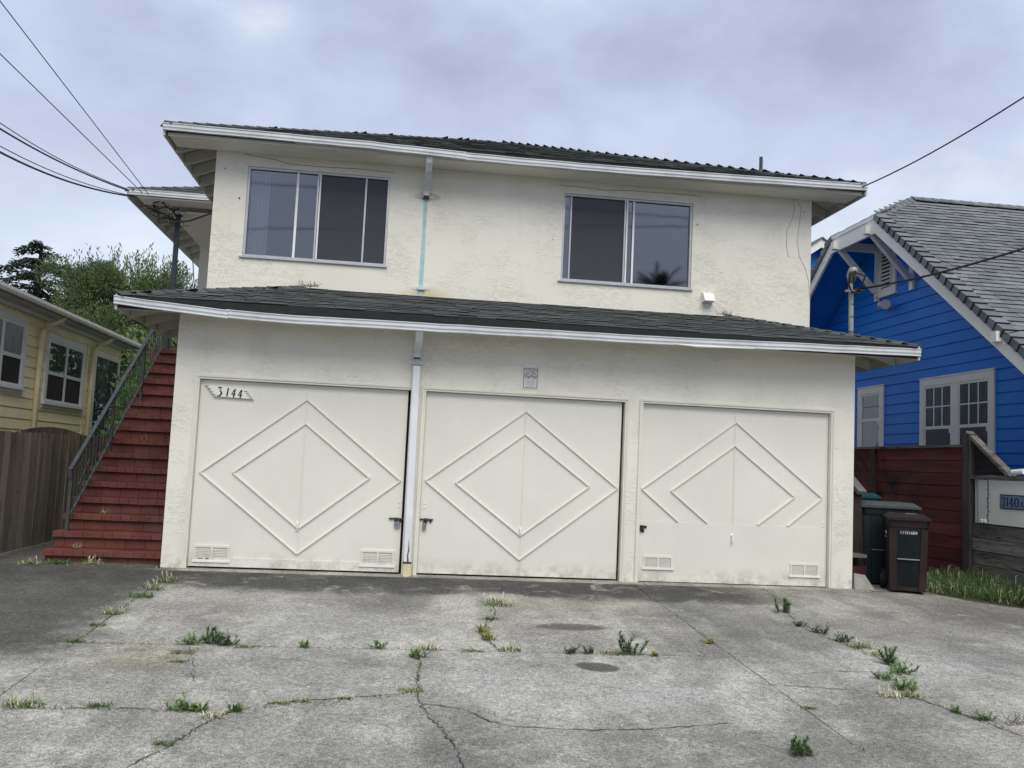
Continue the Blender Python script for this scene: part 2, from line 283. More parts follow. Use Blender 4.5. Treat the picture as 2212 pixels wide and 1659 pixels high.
# ------------------------------------------------------------------ mesh helpers
class MB:
    def __init__(s): s.v = []; s.f = []; s.mi = []; s.ms = []
    def m(s, name):
        mm = G[name] if isinstance(name, str) else name
        if mm not in s.ms: s.ms.append(mm)
        return s.ms.index(mm)
    def add(s, vs, fs, mt=None):
        o = len(s.v); s.v += [tuple(p) for p in vs]; s.f += [tuple(i + o for i in f) for f in fs]
        k = s.m(mt) if mt else 0; s.mi += [k] * len(fs); return s
    def box(s, a, b, mt=None, M=None):
        x0, y0, z0 = a; x1, y1, z1 = b
        if x0 > x1: x0, x1 = x1, x0
        if y0 > y1: y0, y1 = y1, y0
        if z0 > z1: z0, z1 = z1, z0
        vs = [(x0, y0, z0), (x1, y0, z0), (x1, y1, z0), (x0, y1, z0), (x0, y0, z1), (x1, y0, z1), (x1, y1, z1), (x0, y1, z1)]
        if M: vs = [M @ Vector(p) for p in vs]
        return s.add(vs, [(0, 3, 2, 1), (4, 5, 6, 7), (0, 1, 5, 4), (1, 2, 6, 5), (2, 3, 7, 6), (3, 0, 4, 7)], mt)
    def prism(s, poly, ax, a, b, mt=None, M=None):
        # poly in the two remaining axes (x,z) for 'y', (y,z) for 'x', (x,y) for 'z'
        def P(p, t):
            return {'y': (p[0], t, p[1]), 'x': (t, p[0], p[1]), 'z': (p[0], p[1], t)}[ax]
        n = len(poly); ar = sum(poly[i][0] * poly[(i + 1) % n][1] - poly[(i + 1) % n][0] * poly[i][1] for i in range(n))
        if (ar < 0) ^ (a > b): poly = poly[::-1]
        vs = [P(p, a) for p in poly] + [P(p, b) for p in poly]
        if M: vs = [M @ Vector(p) for p in vs]
        fs = [tuple(range(n)), tuple(range(2 * n - 1, n - 1, -1))] + [(i, n + i, n + (i + 1) % n, (i + 1) % n) for i in range(n)]
        if ax != 'y': fs = [f[::-1] for f in fs]
        return s.add(vs, fs, mt)
    def bar(s, p, q, wd, dp, up=(0, 0, 1), mt=None):
        p, q = Vector(p), Vector(q); d = (q - p).normalized(); u = Vector(up); sd = d.cross(u).normalized(); u = sd.cross(d).normalized()
        vs = []
        for c in (p, q):
            for a, b in ((-1, -1), (1, -1), (1, 1), (-1, 1)): vs.append(c + sd * a * wd / 2 + u * b * dp / 2)
        return s.add(vs, [(3, 2, 1, 0), (4, 5, 6, 7), (0, 1, 5, 4), (1, 2, 6, 5), (2, 3, 7, 6), (3, 0, 4, 7)], mt)
    def tube(s, pts, r, n=8, mt=None, cap=True):
        pts = [Vector(p) for p in pts]; rr = r if isinstance(r, (list, tuple)) else [r] * len(pts); vs = []; fs = []
        for i, p in enumerate(pts):
            d = (pts[min(i + 1, len(pts) - 1)] - pts[max(i - 1, 0)]).normalized()
            a = Vector((0, 0, 1)) if abs(d.z) < .9 else Vector((1, 0, 0)); u = d.cross(a).normalized(); v = d.cross(u)
            for k in range(n):
                t = 2 * math.pi * k / n; vs.append(p + (u * math.cos(t) + v * math.sin(t)) * rr[i])
        for i in range(len(pts) - 1):
            for k in range(n): fs.append((i * n + k, i * n + (k + 1) % n, (i + 1) * n + (k + 1) % n, (i + 1) * n + k))
        if cap: fs += [tuple(range(n))[::-1], tuple(range((len(pts) - 1) * n, len(pts) * n))]
        return s.add(vs, fs, mt)
    def sweep(s, prof, path, mt=None, cap=True):
        # prof: (y,z) offsets; path: (x,y,z) points running along x
        vs = []; n = len(prof)
        for p in path: vs += [(p[0], p[1] + a, p[2] + b) for a, b in prof]
        fs = []
        for i in range(len(path) - 1):
            for k in range(n): fs.append((i * n + k, (i + 1) * n + k, (i + 1) * n + (k + 1) % n, i * n + (k + 1) % n))
        if cap: fs += [tuple(range(n)), tuple(range((len(path) - 1) * n, len(path) * n))[::-1]]
        return s.add(vs, fs, mt)
    def disc(s, c, r, ax, t, mt=None, n=20, r0=0):
        poly = [(c[0] + r * math.cos(2 * math.pi * k / n), c[1] + r * math.sin(2 * math.pi * k / n)) for k in range(n)]
        return s.prism(poly, ax, t[0], t[1], mt)
    def build(s, name, parent=None, mt=None, smooth=False, kind=None, label=None, recalc=False):
        if not s.ms: s.ms = [G[mt] if isinstance(mt, str) else mt]
        me = bpy.data.meshes.new(name); off = parent_world(parent)
        v = [(a - off[0], b - off[1], c - off[2]) for a, b, c in s.v]
        me.from_pydata(v, [], s.f)
        for q in s.ms: me.materials.append(q)
        me.polygons.foreach_set('material_index', s.mi)
        if smooth: me.polygons.foreach_set('use_smooth', [True] * len(me.polygons))
        if recalc:
            import bmesh
            bm = bmesh.new(); bm.from_mesh(me); bmesh.ops.recalc_face_normals(bm, faces=bm.faces); bm.to_mesh(me); bm.free()
        me.update()
        o = bpy.data.objects.new(name, me); COL.objects.link(o)
        if parent: o.parent = parent
        if kind: o['kind'] = kind
        if label: o['label'] = label
        return o
def parent_world(p):
    x = Vector((0, 0, 0))
    while p: x = x + p.location; p = p.parent
    return x
def tag(o, label, cat, group=None):
    o['label'] = label; o['category'] = cat
    if group: o['group'] = group
    return o
def thing(name, loc, label, cat, group=None):
    o = bpy.data.objects.new(name, None); COL.objects.link(o); o.location = loc; o.empty_display_size = .2
    return tag(o, label, cat, group)
def inst(name, me, Mw, parent):
    o = bpy.data.objects.new(name, me); COL.objects.link(o); o.parent = parent
    o.matrix_basis = Matrix.Translation(-parent_world(parent)) @ Mw
    return o
def clip(poly, a, b, c):      # keep a*x+b*y<=c
    r = []
    for i in range(len(poly)):
        p, q = poly[i], poly[(i + 1) % len(poly)]; dp, dq = a * p[0] + b * p[1] - c, a * q[0] + b * q[1] - c
        if dp <= 0: r.append(p)
        if dp * dq < 0:
            t = dp / (dp - dq); r.append((p[0] + t * (q[0] - p[0]), p[1] + t * (q[1] - p[1])))
    return r
def hole_wall(mb, x0, x1, z0, z1, holes, y, th, mt, sag=None):
    xs = sorted({x0, x1} | {h[i] for h in holes for i in (0, 1)}); zs = sorted({z0, z1} | {h[i] for h in holes for i in (2, 3)})
    inh = lambda x, z: any(h[0] < x < h[1] and h[2] < z < h[3] for h in holes)
    for i in range(len(xs) - 1):
        for j in range(len(zs) - 1):
            a, b, c, d = xs[i], xs[i + 1], zs[j], zs[j + 1]
            if inh((a + b) / 2, (c + d) / 2): continue
            mb.add([(a, y, c), (b, y, c), (b, y, d), (a, y, d)], [(0, 1, 2, 3)], mt); mb.add([(a, y + th, c), (b, y + th, c), (b, y + th, d), (a, y + th, d)], [(3, 2, 1, 0)], mt)
    for h in holes:
        a, b, c, d = h
        mb.add([(a, y, c), (a, y + th, c), (a, y + th, d), (a, y, d)], [(0, 3, 2, 1)], mt); mb.add([(b, y, c), (b, y + th, c), (b, y + th, d), (b, y, d)], [(0, 1, 2, 3)], mt)
        mb.add([(a, y, d), (b, y, d), (b, y + th, d), (a, y + th, d)], [(0, 1, 2, 3)], mt)
        if c > z0: mb.add([(a, y, c), (b, y, c), (b, y + th, c), (a, y + th, c)], [(3, 2, 1, 0)], mt)
def text_mesh(mb, txt, loc, size, ax, mt, depth=.002, sx=1.0, align='CENTER', M=None):
    cu = bpy.data.curves.new('t', 'FONT'); cu.body = txt; cu.size = size; cu.extrude = depth; cu.align_x = align; cu.align_y = 'CENTER'; cu.resolution_u = 3
    ob = bpy.data.objects.new('t', cu); COL.objects.link(ob); dg = bpy.context.evaluated_depsgraph_get(); me = bpy.data.meshes.new_from_object(ob.evaluated_get(dg))
    X, Y = ax; X = Vector(X); Y = Vector(Y); Z = X.cross(Y)
    vs = [Vector(loc) + X * v.co.x * sx + Y * v.co.y + Z * v.co.z for v in me.vertices]
    mb.add(vs, [tuple(p.vertices) for p in me.polygons], mt)
    bpy.data.objects.remove(ob); bpy.data.meshes.remove(me); bpy.data.curves.remove(cu)
def stroke(mb, pts, wd, org, ax, dep, mt):
    X, Y = Vector(ax[0]), Vector(ax[1]); Z = X.cross(Y); L = []; Rr = []
    n = len(pts); ws = wd if isinstance(wd, list) else [wd] * n
    for i, p in enumerate(pts):
        a = pts[max(i - 1, 0)]; b = pts[min(i + 1, n - 1)]; dx, dy = b[0] - a[0], b[1] - a[1]; l = math.hypot(dx, dy) or 1; nx, ny = -dy / l, dx / l
        L.append((p[0] + nx * ws[i] / 2, p[1] + ny * ws[i] / 2)); Rr.append((p[0] - nx * ws[i] / 2, p[1] - ny * ws[i] / 2))
    vs = []
    for h in (0, dep):
        for q in L + Rr: vs.append(Vector(org) + X * q[0] + Y * q[1] + Z * h)
    N2 = 2 * n; fs = []
    for i in range(n - 1):
        fs += [(i, n + i, n + i + 1, i + 1), (N2 + i, N2 + i + 1, N2 + n + i + 1, N2 + n + i), (i, i + 1, N2 + i + 1, N2 + i), (n + i, N2 + n + i, N2 + n + i + 1, n + i + 1)]
    mb.add(vs, fs, mt)

# ------------------------------------------------------------------ setting: ground, driveway, street
SL = .05
def gz(y): return SL * max(min(y, 0), -9.2)
g = MB(); g.add([(-600, 900, -.03), (-600, .5, -.03), (600, .5, -.03), (600, 900, -.03)], [(0, 1, 2, 3)])
g.add([(-600, .5, -.03), (-600, -9.2, -.49), (600, -9.2, -.49), (600, .5, -.03)], [(0, 1, 2, 3)])
g.add([(-600, -9.2, -.49), (-600, -900, -.49), (600, -900, -.49), (600, -9.2, -.49)], [(0, 1, 2, 3)])
o = g.build('ground', mt='soil'); o['kind'] = 'structure'
g = MB(); g.box((-80, -19, -.5), (80, -9.6, -.482)); o = g.build('street', mt='asphalt'); o['kind'] = 'structure'
dw = bpy.data.objects.new('driveway', None); COL.objects.link(dw); dw['kind'] = 'structure'
b = MB(); b.add([(-6, .45, -.012), (-6, 0, -.02), (10.2, 0, -.02), (10.2, .45, -.012)], [(0, 1, 2, 3)]); b.add([(-6, 0, -.02), (-6, -9.3, -.485), (10.2, -9.3, -.485), (10.2, 0, -.02)], [(0, 1, 2, 3)]); b.build('joint_bed', dw, 'joint_dark')
def slab(x0, x1, y0, y1, gp=.006, wob=(0, 0, 0, 0)):
    mb = MB()
    def edge(a, b, n, amp):
        return [(a[0] + (b[0] - a[0]) * i / n + (rnd.uniform(-amp, amp) if 0 < i < n and a[0] == b[0] else 0), a[1] + (b[1] - a[1]) * i / n + (rnd.uniform(-amp, amp) if 0 < i < n and a[1] == b[1] else 0)) for i in range(n)]
    P = edge((x0 + gp, y0 + gp), (x1 - gp, y0 + gp), 30, .004) + edge((x1 - gp, y0 + gp), (x1 - gp, y1 - gp), 20, .004) + edge((x1 - gp, y1 - gp), (x0 + gp, y1 - gp), 30, .004) + edge((x0 + gp, y1 - gp), (x0 + gp, y0 + gp), 20, .004)
    n = len(P); vs = [(x, y, SL * y if y < 0 else 0) for x, y in P] + [(x, y, (SL * y if y < 0 else 0) - .03) for x, y in P]
    mb.add(vs, [tuple(range(n))] + [(i, n + i, n + (i + 1) % n, (i + 1) % n) for i in range(n)])
    mb.build('slab', dw, 'concrete', recalc=False)
for x0, x1 in ((-6, .2), (.2, 5.34), (5.34, 10.2)):
    slab(x0, x1, -3.35, -.14 if x0 > 0 else -.06, .0038); slab(x0, x1, -9.2, -3.35, .0038)
slab(.0, 2.66, -.14, .12, .003); slab(2.66, 5.34, -.14, .12, .003); slab(5.34, 8.3, -.14, .12, .003)
mb = MB(); mb.add([(-6, -.055, -.003), (-.02, -.055, -.003), (-.02, .3, .004), (-.02, 6, .004), (-6, 6, .004), (-6, .3, .004)], [(0, 1, 2, 3, 4, 5)]); mb.build('side_path', dw, 'concrete', label='dark walkway slab beside the brick stairs')
mb = MB(); mb.add([(8.31, -.14, -.003), (10.2, -.14, -.003), (10.2, 5, .004), (8.31, 5, .004)], [(0, 1, 2, 3)]); mb.build('side_path', dw, 'concrete')
def crack(pts, w0, nm='crack'):
    mb = MB(); P = []
    for i in range(len(pts) - 1):
        a, b2 = pts[i], pts[i + 1]; L = math.hypot(b2[0] - a[0], b2[1] - a[1]); n = max(2, int(L / .035))
        for k in range(n):
            t = k / n; P.append((a[0] + (b2[0] - a[0]) * t + rnd.gauss(0, .009), a[1] + (b2[1] - a[1]) * t + rnd.gauss(0, .007)))
    P.append(pts[-1]); w0 *= .62; ws = [max(.001, w0 * (.25 + 1.1 * abs(math.sin(i * .37 + w0 * 90)) * rnd.uniform(.5, 1.3))) for i in range(len(P))]; ws[0] = ws[-1] = .001
    vs = []
    for i, p in enumerate(P):
        a, b2 = P[max(i - 1, 0)], P[min(i + 1, len(P) - 1)]; dx, dy = b2[0] - a[0], b2[1] - a[1]; l = math.hypot(dx, dy) or 1
        for sg in (1, -1):
            x, y = p[0] - dy / l * sg * ws[i], p[1] + dx / l * sg * ws[i]; vs.append((x, y, SL * min(y, 0) + .004))
    mb.add(vs, [(2 * i, 2 * i + 2, 2 * i + 3, 2 * i + 1)[::-1] for i in range(len(P) - 1)]); mb.build(nm, dw, 'joint_dark')
crack([(-.9, -4.75), (.61, -4.89), (.8, -4.86), (1.13, -4.87), (1.43, -4.9), (1.57, -4.95), (1.72, -4.79), (1.98, -4.68), (2.29, -4.6), (2.7, -4.48)], .0055)
crack([(1.57, -4.95), (1.5, -5.13), (1.42, -5.36), (1.38, -5.5), (1.29, -5.7), (1.2, -6.3)], .005)
crack([(2.77, -3.36), (2.77, -3.7), (2.75, -4.18), (2.74, -4.5), (2.78, -4.88), (2.86, -5.13), (2.93, -5.5), (2.96, -5.8), (3.0, -6.6)], .0055)
crack([(2.80, -4.7), (3.05, -4.82), (3.17, -5.03), (3.31, -5.11), (3.69, -5.16), (4.13, -5.13), (4.7, -5.0)], .006)
crack([(5.4, -4.15), (6.0, -4.25), (6.3, -4.42), (6.43, -4.73), (6.47, -4.96), (6.58, -5.18), (6.9, -5.9)], .006)
crack([(6.9, -.15), (6.81, -.95), (6.62, -1.5), (6.45, -2.19), (6.51, -2.64), (6.63, -2.96), (6.64, -3.42), (6.5, -4.0), (6.3, -4.4)], .005)
crack([(1.05, -.14), (1.03, -.45), (.95, -.7)], .003); crack([(1.04, -3.4), (1.13, -3.7), (1.2, -4.0), (1.27, -4.3)], .0035)
crack([(3.59, -1.2), (3.52, -2.03), (3.36, -2.61), (3.32, -2.78), (3.40, -3.17), (3.4, -3.35)], .006)
crack([(5.4, -3.9), (6.0, -3.75), (6.7, -3.72), (7.6, -3.9)], .003); crack([(0, -.1), (.1, -.25), (.2, -.5)], .003)

# ------------------------------------------------------------------ shingle helpers
def tab_mesh(wd, L=.2, t=.009, nm='shingle_mesh', mt='dark_shingle', z0=.007):
    me = bpy.data.meshes.new(nm)
    v = [(0, 0, z0), (wd, 0, z0), (wd, L, 0), (0, L, 0), (0, 0, z0 + t), (wd, 0, z0 + t), (wd, L, t * .6), (0, L, t * .6)]
    me.from_pydata(v, [], [(0, 3, 2, 1), (4, 5, 6, 7), (0, 1, 5, 4), (1, 2, 6, 5), (2, 3, 7, 6), (3, 0, 4, 7)]); me.materials.append(G[mt]); me.materials.append(G['edge_shade_black']); me.polygons[2].material_index = 1; return me  # butt face: black asphalt edge, with the shadow line under it painted in
def roof_tabs(O, u, s, length, rows, expo, left, right, widths, jit=.004):
    """matrices of shingles on a plane: O eave corner, u along, s up the slope; left/right(j) limits along u"""
    u = Vector(u).normalized(); s = Vector(s).normalized(); n = u.cross(s).normalized(); res = []
    for j in range(rows):
        a, b2 = left(j), right(j); x = a - rnd.uniform(0, .12)
        while x < b2:
            k = rnd.randrange(len(widths)); wdt = widths[k]
            if x < a - .001:
                x = max(x, a)
            if x + wdt > b2: 
                k = 0; wdt = widths[0]
                if x + wdt > b2 + .06: break
            o = Vector(O) + u * x + s * (j * expo + rnd.uniform(-jit, jit)) + n * rnd.uniform(0, .009)
            M = Matrix(((u.x, s.x, n.x, o.x), (u.y, s.y, n.y, o.y), (u.z, s.z, n.z, o.z), (0, 0, 0, 1))) @ Matrix.Rotation(rnd.uniform(-.012, .012), 4, 'X')
            res.append((k, M)); x += wdt + .004
    return res
def place_tabs(tabs, meshes, parent, nmax, mt, name='shingle'):
    def key(t):
        p = proj(t[1].translation)
        if p is None: return 1e9
        return p[2] + (0 if -20 < p[0] < 1044 and -20 < p[1] < 788 else 1000)
    tabs = sorted(tabs, key=key)
    for k, M in tabs[:nmax]: inst(name, meshes[k], M, parent)
    if tabs[nmax:]:
        mb = MB()
        for k, M in tabs[nmax:]:
            me = meshes[k]; vv = [M @ v.co for v in me.vertices]; mb.add(vv, [tuple(p.vertices) for p in me.polygons if p.material_index == 0], mt); mb.add(vv, [tuple(p.vertices) for p in me.polygons if p.material_index == 1], 'edge_shade_black')
        mb.build(name, parent, kind='stuff')
def cap_mesh(wd, drop, L=.26, t=.014, mt='dark_shingle', nm='cap_mesh'):
    me = bpy.data.meshes.new(nm); v = []; tl = .012
    for y, zz in ((0, tl), (L, 0)):
        v += [(-wd, y, zz - drop), (0, y, zz), (wd, y, zz - drop), (wd, y, zz - drop + t), (0, y, zz + t), (-wd, y, zz - drop + t)]
    f = [(0, 1, 4, 5), (1, 2, 3, 4), (11, 10, 7, 6), (10, 9, 8, 7)] + [(i, i + 6, (i + 1) % 6 + 6, (i + 1) % 6) for i in range(6)]
    me.from_pydata(v, [], f); me.materials.append(G[mt]); me.materials.append(G['edge_shade_black']); me.polygons[0].material_index = 0; return me
def caps(A, B, me, expo, parent, name='cap_shingle', skip=0):
    A, B = Vector(A), Vector(B); d = (B - A); L = d.length; d.normalize(); sd = d.cross(Vector((0, 0, 1))).normalized(); n = sd.cross(d).normalized(); k = int(L / expo)
    for i in range(k):
        o = A + d * (i * expo + rnd.uniform(-.006, .006)) + n * .01
        inst(name, me, Matrix(((sd.x, d.x, n.x, o.x), (sd.y, d.y, n.y, o.y), (sd.z, d.z, n.z, o.z), (0, 0, 0, 1))) @ Matrix.Rotation(rnd.uniform(-.02, .02), 4, 'Y'), parent)

# ------------------------------------------------------------------ THE GARAGE BUILDING
W = 8.106; YU = 1.303
H = thing('apartment_building', (W / 2, 0, 0), 'cream stucco two-storey building over three white garage doors with diamond mouldings', 'building')
DX = [(.275, 2.653), (2.83, 5.208), (5.43, 7.80)]; DT = 2.12
mb = MB(); hole_wall(mb, 0, W, -.05, 2.93, [(a, b2, -.05, DT) for a, b2 in DX], 0, .2, 'stucco'); mb.build('garage_wall', H)
W1 = (.41, 2.247, 3.83, 5.02); W2 = (4.578, 6.392, 3.81, 5.01)
mb = MB(); hole_wall(mb, 0, W, 3.0, 5.36, [W1, W2], YU, .14, 'stucco'); mb.build('upper_wall', H)
mb = MB(); mb.box((.0, .2, -.05), (.16, YU, 2.98)); mb.box((0, YU, -.05), (.16, YU + .001, 3.0)); mb.box((0, YU + .14, 0), (.16, 11, 5.36)); mb.build('side_wall', H, 'stucco')
mb = MB(); mb.box((W - .16, .2, -.05), (W, YU, 2.98)); mb.box((W - .16, YU + .14, 0), (W, 11, 5.36)); mb.build('side_wall', H, 'stucco')
mb = MB(); mb.box((.16, 10.84, 0), (W - .16, 11, 5.36)); mb.build('rear_wall', H, 'stucco')
mb = MB(); mb.box((.17, .9, 0), (W - .17, .95, 2.9)); mb.build('garage_back_partition', H, 'interior')
# rooms behind the windows
mb = MB()
mb.box((.17, YU + .15, 3.0), (W - .17, 5.2, 3.05)); mb.box((.17, 5.2, 3.05), (W - .17, 5.25, 5.2)); mb.box((.17, YU + .15, 5.18), (W - .17, 5.25, 5.22)); mb.box((3.4, YU + .15, 3.05), (3.5, 5.2, 5.18)); mb.build('room_interior', H, 'interior')
mb = MB()
for i in range(6): mb.prism([(.44 + i * .04, YU + .2 + (.02 if i % 2 else 0)), (.475 + i * .04, YU + .2 + (0 if i % 2 else .02)), (.475 + i * .04, YU + .215 + (0 if i % 2 else .02)), (.44 + i * .04, YU + .215 + (.02 if i % 2 else 0))], 'z', 3.8, 4.98)
mb.build('curtain', H, 'curtain')
# door openings' trim
for a, b2 in DX:
    mb = MB()
    for t, pr in ((.0, .012), (.022, .022)):
        A0, B0 = a - t - .001, b2 + t + .001; wdt = .022
        mb.box((A0 - wdt, -pr, .0), (A0, .02, DT + t + wdt)); mb.box((B0, -pr, .0), (B0 + wdt, .02, DT + t + wdt)); mb.box((A0 + .0005, -pr, DT + t + .0005), (B0 - .0005, .02, DT + t + wdt))
    mb.build('door_frame', H, 'trim_paint')
YD = .055
def strip(mb, p, q, wd=.026, pr=.02, y=YD):
    (x0, z0), (x1, z1) = p, q; dx, dz = x1 - x0, z1 - z0; l = math.hypot(dx, dz); nx, nz = -dz / l * wd / 2, dx / l * wd / 2
    P = [(x0 + nx, z0 + nz), (x1 + nx, z1 + nz), (x1 - nx, z1 - nz), (x0 - nx, z0 - nz)]
    Q = [(x0 + nx * .45, z0 + nz * .45), (x1 + nx * .45, z1 + nz * .45), (x1 - nx * .45, z1 - nz * .45), (x0 - nx * .45, z0 - nz * .45)]
    vs = [(a, y, c) for a, c in P] + [(a, y - pr, c) for a, c in Q]
    mb.add(vs, [(0, 1, 5, 4), (1, 2, 6, 5), (2, 3, 7, 6), (3, 0, 4, 7), (4, 5, 6, 7)])
def vent(par, x0, x1, z0, z1, rough=0):
    mb = MB(); y = YD; f = .024
    for a, b2, c, d in ((x0, x1, z1 - f, z1), (x0 + .006, x0 + f, z0 + f, z1 - f), (x1 - f, x1 - .006, z0 + f, z1 - f), ((x0 + x1) / 2 - .008, (x0 + x1) / 2 + .012, z0 + f, z1 - f)):
        mb.box((a, y - .016, c), (b2, y + .002, d), 'door_paint')
    mb.box((x0 - .012, y - .026, z0), (x1 + .012, y + .002, z0 + f), 'bright_white')
    mb.box((x0 + f, y - .0035, z0 + f), (x1 - f, y + .001, z1 - f), 'door_paint')
    n = 8; xm = (x0 + x1) / 2
    for i in range(n):
        z = z0 + f + (z1 - z0 - 2 * f) * (i + .5) / n
        for a, b2 in ((x0 + f + .004, xm - .01), (xm + .014, x1 - f - .004)):
            j = rnd.uniform(-rough, rough)
            mb.add([(a, y - .003, z - .006 + j), (b2, y - .003, z - .006 + j), (b2, y - .013, z + .002), (a, y - .013, z + .002), (b2, y - .003, z + .004), (a, y - .003, z + .004)], [(0, 1, 2, 3), (3, 2, 4, 5)], 'door_paint')
    if rough == 0 and x0 < 1:
        mb.box((x0 + .05, y - .0135, z0 + .034), (x0 + .10, y - .012, z0 + .042), 'dark_slot'); mb.box((x0 + .13, y - .0135, z0 + .033), (x0 + .165, y - .012, z0 + .042), 'dark_slot')
    mb.build('vent_grille', par)
def door(i, a, b2, segs, verts, handle, vents, zcut=None):
    g_ = .008; mb = MB(); xr = b2 - (.028 if i != 2 else .006)
    mb.box((a + .004, YD, .02 if i < 2 else .008), (xr, YD + .045, DT - .006), 'door_paint')
    d = mb.build('garage_door', H, label=['leftmost garage door with number board and double diamond', 'middle garage door with double diamond', 'right garage door with diamonds cut by a plain lower panel'][i])
    for p, q in segs:
        mb = MB(); strip(mb, p, q); mb.build('moulding', d, 'door_paint')
    x, z0, z1 = verts; mb = MB()
    for s in (-.007, .007):
        mb.box((x + s - .004, YD - .005, z0), (x + s + .004, YD + .001, z1))
    mb.build('centre_batten', d, 'door_paint')
    hx, h0, h1 = handle; mb = MB()
    mb.tube([(hx, YD, h1 - .012), (hx, YD - .03, h1 - .02), (hx, YD - .034, h1 - .035), (hx, YD - .034, h0 + .035), (hx, YD - .03, h0 + .02), (hx, YD, h0 + .012)], .011, 8)
    mb.box((hx - .017, YD - .006, h1 - .02), (hx + .017, YD + .001, h1 + .012)); mb.box((hx - .017, YD - .006, h0 - .012), (hx + .017, YD + .001, h0 + .02)); mb.disc((hx, h0 - .045), .008, 'y', (YD - .006, YD + .001))
    mb.build('handle', d, 'bright_white')
    if i == 0:
        mb = MB(); mb.box((a + .005, YD - .011, .021), (xr - .001, YD + .002, .122)); mb.build('kick_board', d, 'door_paint')
    if zcut:
        mb = MB(); mb.box((a + .005, YD - .004, .01), (xr - .001, YD + .002, zcut)); mb.build('lower_panel', d, 'door_paint')
    for v in vents: vent(d, *v, rough=.0 if i == 0 else .003)
    for z in (.82, .77) if i < 2 else (.78, .74):
        for xx in (b2 - .06,) if i == 0 else (a + .05,) if i == 1 else (b2 - .05,):
            mb = MB(); mb.disc((xx, z), .012, 'y', (YD - .008, YD + .001), n=12); mb.build('bolt_head', d, 'bright_white')
    return d
d1 = door(0, *DX[0], [((.34, 1.065), (1.473, 1.946)), ((1.473, 1.946), (2.59, 1.065)), ((2.59, 1.065), (1.468, .188)), ((1.468, .188), (.34, 1.065)), ((.699, 1.075), (1.475, 1.669)), ((1.475, 1.669), (2.233, 1.082)), ((2.233, 1.082), (1.465, .473)), ((1.465, .473), (.699, 1.075))], (1.473, .2, 2.05), (1.455, .45, .55), [(.339, .726, .068, .256), (2.187, 2.565, .073, .263)])
d2 = door(1, *DX[1], [((2.875, 1.08), (4.022, 1.948)), ((4.022, 1.948), (5.16, 1.088)), ((5.16, 1.088), (4.014, .208)), ((4.014, .208), (2.875, 1.08)), ((3.229, 1.068), (4.02, 1.675)), ((4.02, 1.675), (4.818, 1.094)), ((4.818, 1.094), (4.016, .487)), ((4.016, .487), (3.229, 1.068))], (4.02, .03, 2.07), (4.014, .48, .58), [])
d3 = door(2, *DX[2], [((5.455, 1.095), (6.608, 1.951)), ((6.608, 1.951), (7.728, 1.077)), ((7.728, 1.077), (7.288, .722)), ((5.455, 1.095), (5.915, .722)), ((5.817, 1.085), (6.6, 1.664)), ((6.6, 1.664), (7.373, 1.075)), ((7.373, 1.075), (6.911, .722)), ((5.817, 1.085), (6.275, .722))], (6.6, .722, 2.07), (6.59, .485, .60), [(5.50, 5.865, .15, .31), (7.33, 7.70, .115, .28)], .715)
mb = MB()
for i, (a, b2) in enumerate(DX): mb.box((a, YD + .047, -.04), (b2, YD + .06, DT))
mb.build('door_backing', H, 'dark_slot')
# bolts and padlocks
def bolt(par, x, z, sgn, big=1):
    mb = MB(); mb.box((x - .075, YD - .012, z - .006), (x + .075, YD, z + .012)); mb.tube([(x - .085, YD - .018, z + .003), (x + .085, YD - .018, z + .003)], .007, 8)
    mb.box((x - .02, YD - .02, z - .03), (x + .02, YD, z + .016)); mb.box((x + sgn * .045, YD - .015, z - .035), (x + sgn * .065, YD, z)); mb.build('slide_bolt', par, 'black_metal')
bolt(d1, 2.565, .627, 1); bolt(d2, 2.905, .632, 1)
mb = MB(); mb.box((5.44, YD - .03, .60), (5.49, YD, .665)); mb.box((5.49, YD - .02, .635), (5.53, YD, .66)); mb.box((5.465, YD - .022, .585), (5.50, YD, .61)); mb.build('slide_bolt', d3, 'black_metal')
P1 = thing('padlock', (2.58, YD - .03, .56), 'round silver padlock hanging from the bolt of the left garage door', 'padlock', 'padlocks on the garage doors')
mb = MB(); mb.disc((2.58, .565), .037, 'y', (YD - .035, YD - .012), n=24); mb.build('lock_body', P1, 'steel'); mb = MB(); mb.disc((2.58, .565), .016, 'y', (YD - .0375, YD - .034), n=16); mb.build('dial', P1, 'lock_grey')
mb = MB(); mb.tube([(2.555, YD - .02, .59), (2.558, YD - .02, .615), (2.58, YD - .02, .628), (2.602, YD - .02, .615), (2.605, YD - .02, .59)], .006, 8); mb.build('shackle', P1, 'black_metal')
P2 = thing('padlock', (2.89, YD - .03, .56), 'grey rectangular padlock hanging from the bolt of the middle garage door', 'padlock', 'padlocks on the garage doors')
mb = MB(); mb.prism([(2.868, .53), (2.876, .52), (2.904, .52), (2.912, .53), (2.912, .577), (2.868, .577)], 'y', YD - .038, YD - .014); mb.build('lock_body', P2, 'lock_grey')
mb = MB(); mb.tube([(2.875, YD - .025, .575), (2.875, YD - .025, .61), (2.89, YD - .025, .622), (2.905, YD - .025, .61), (2.905, YD - .025, .575)], .005, 8); mb.build('shackle', P2, 'black_metal')

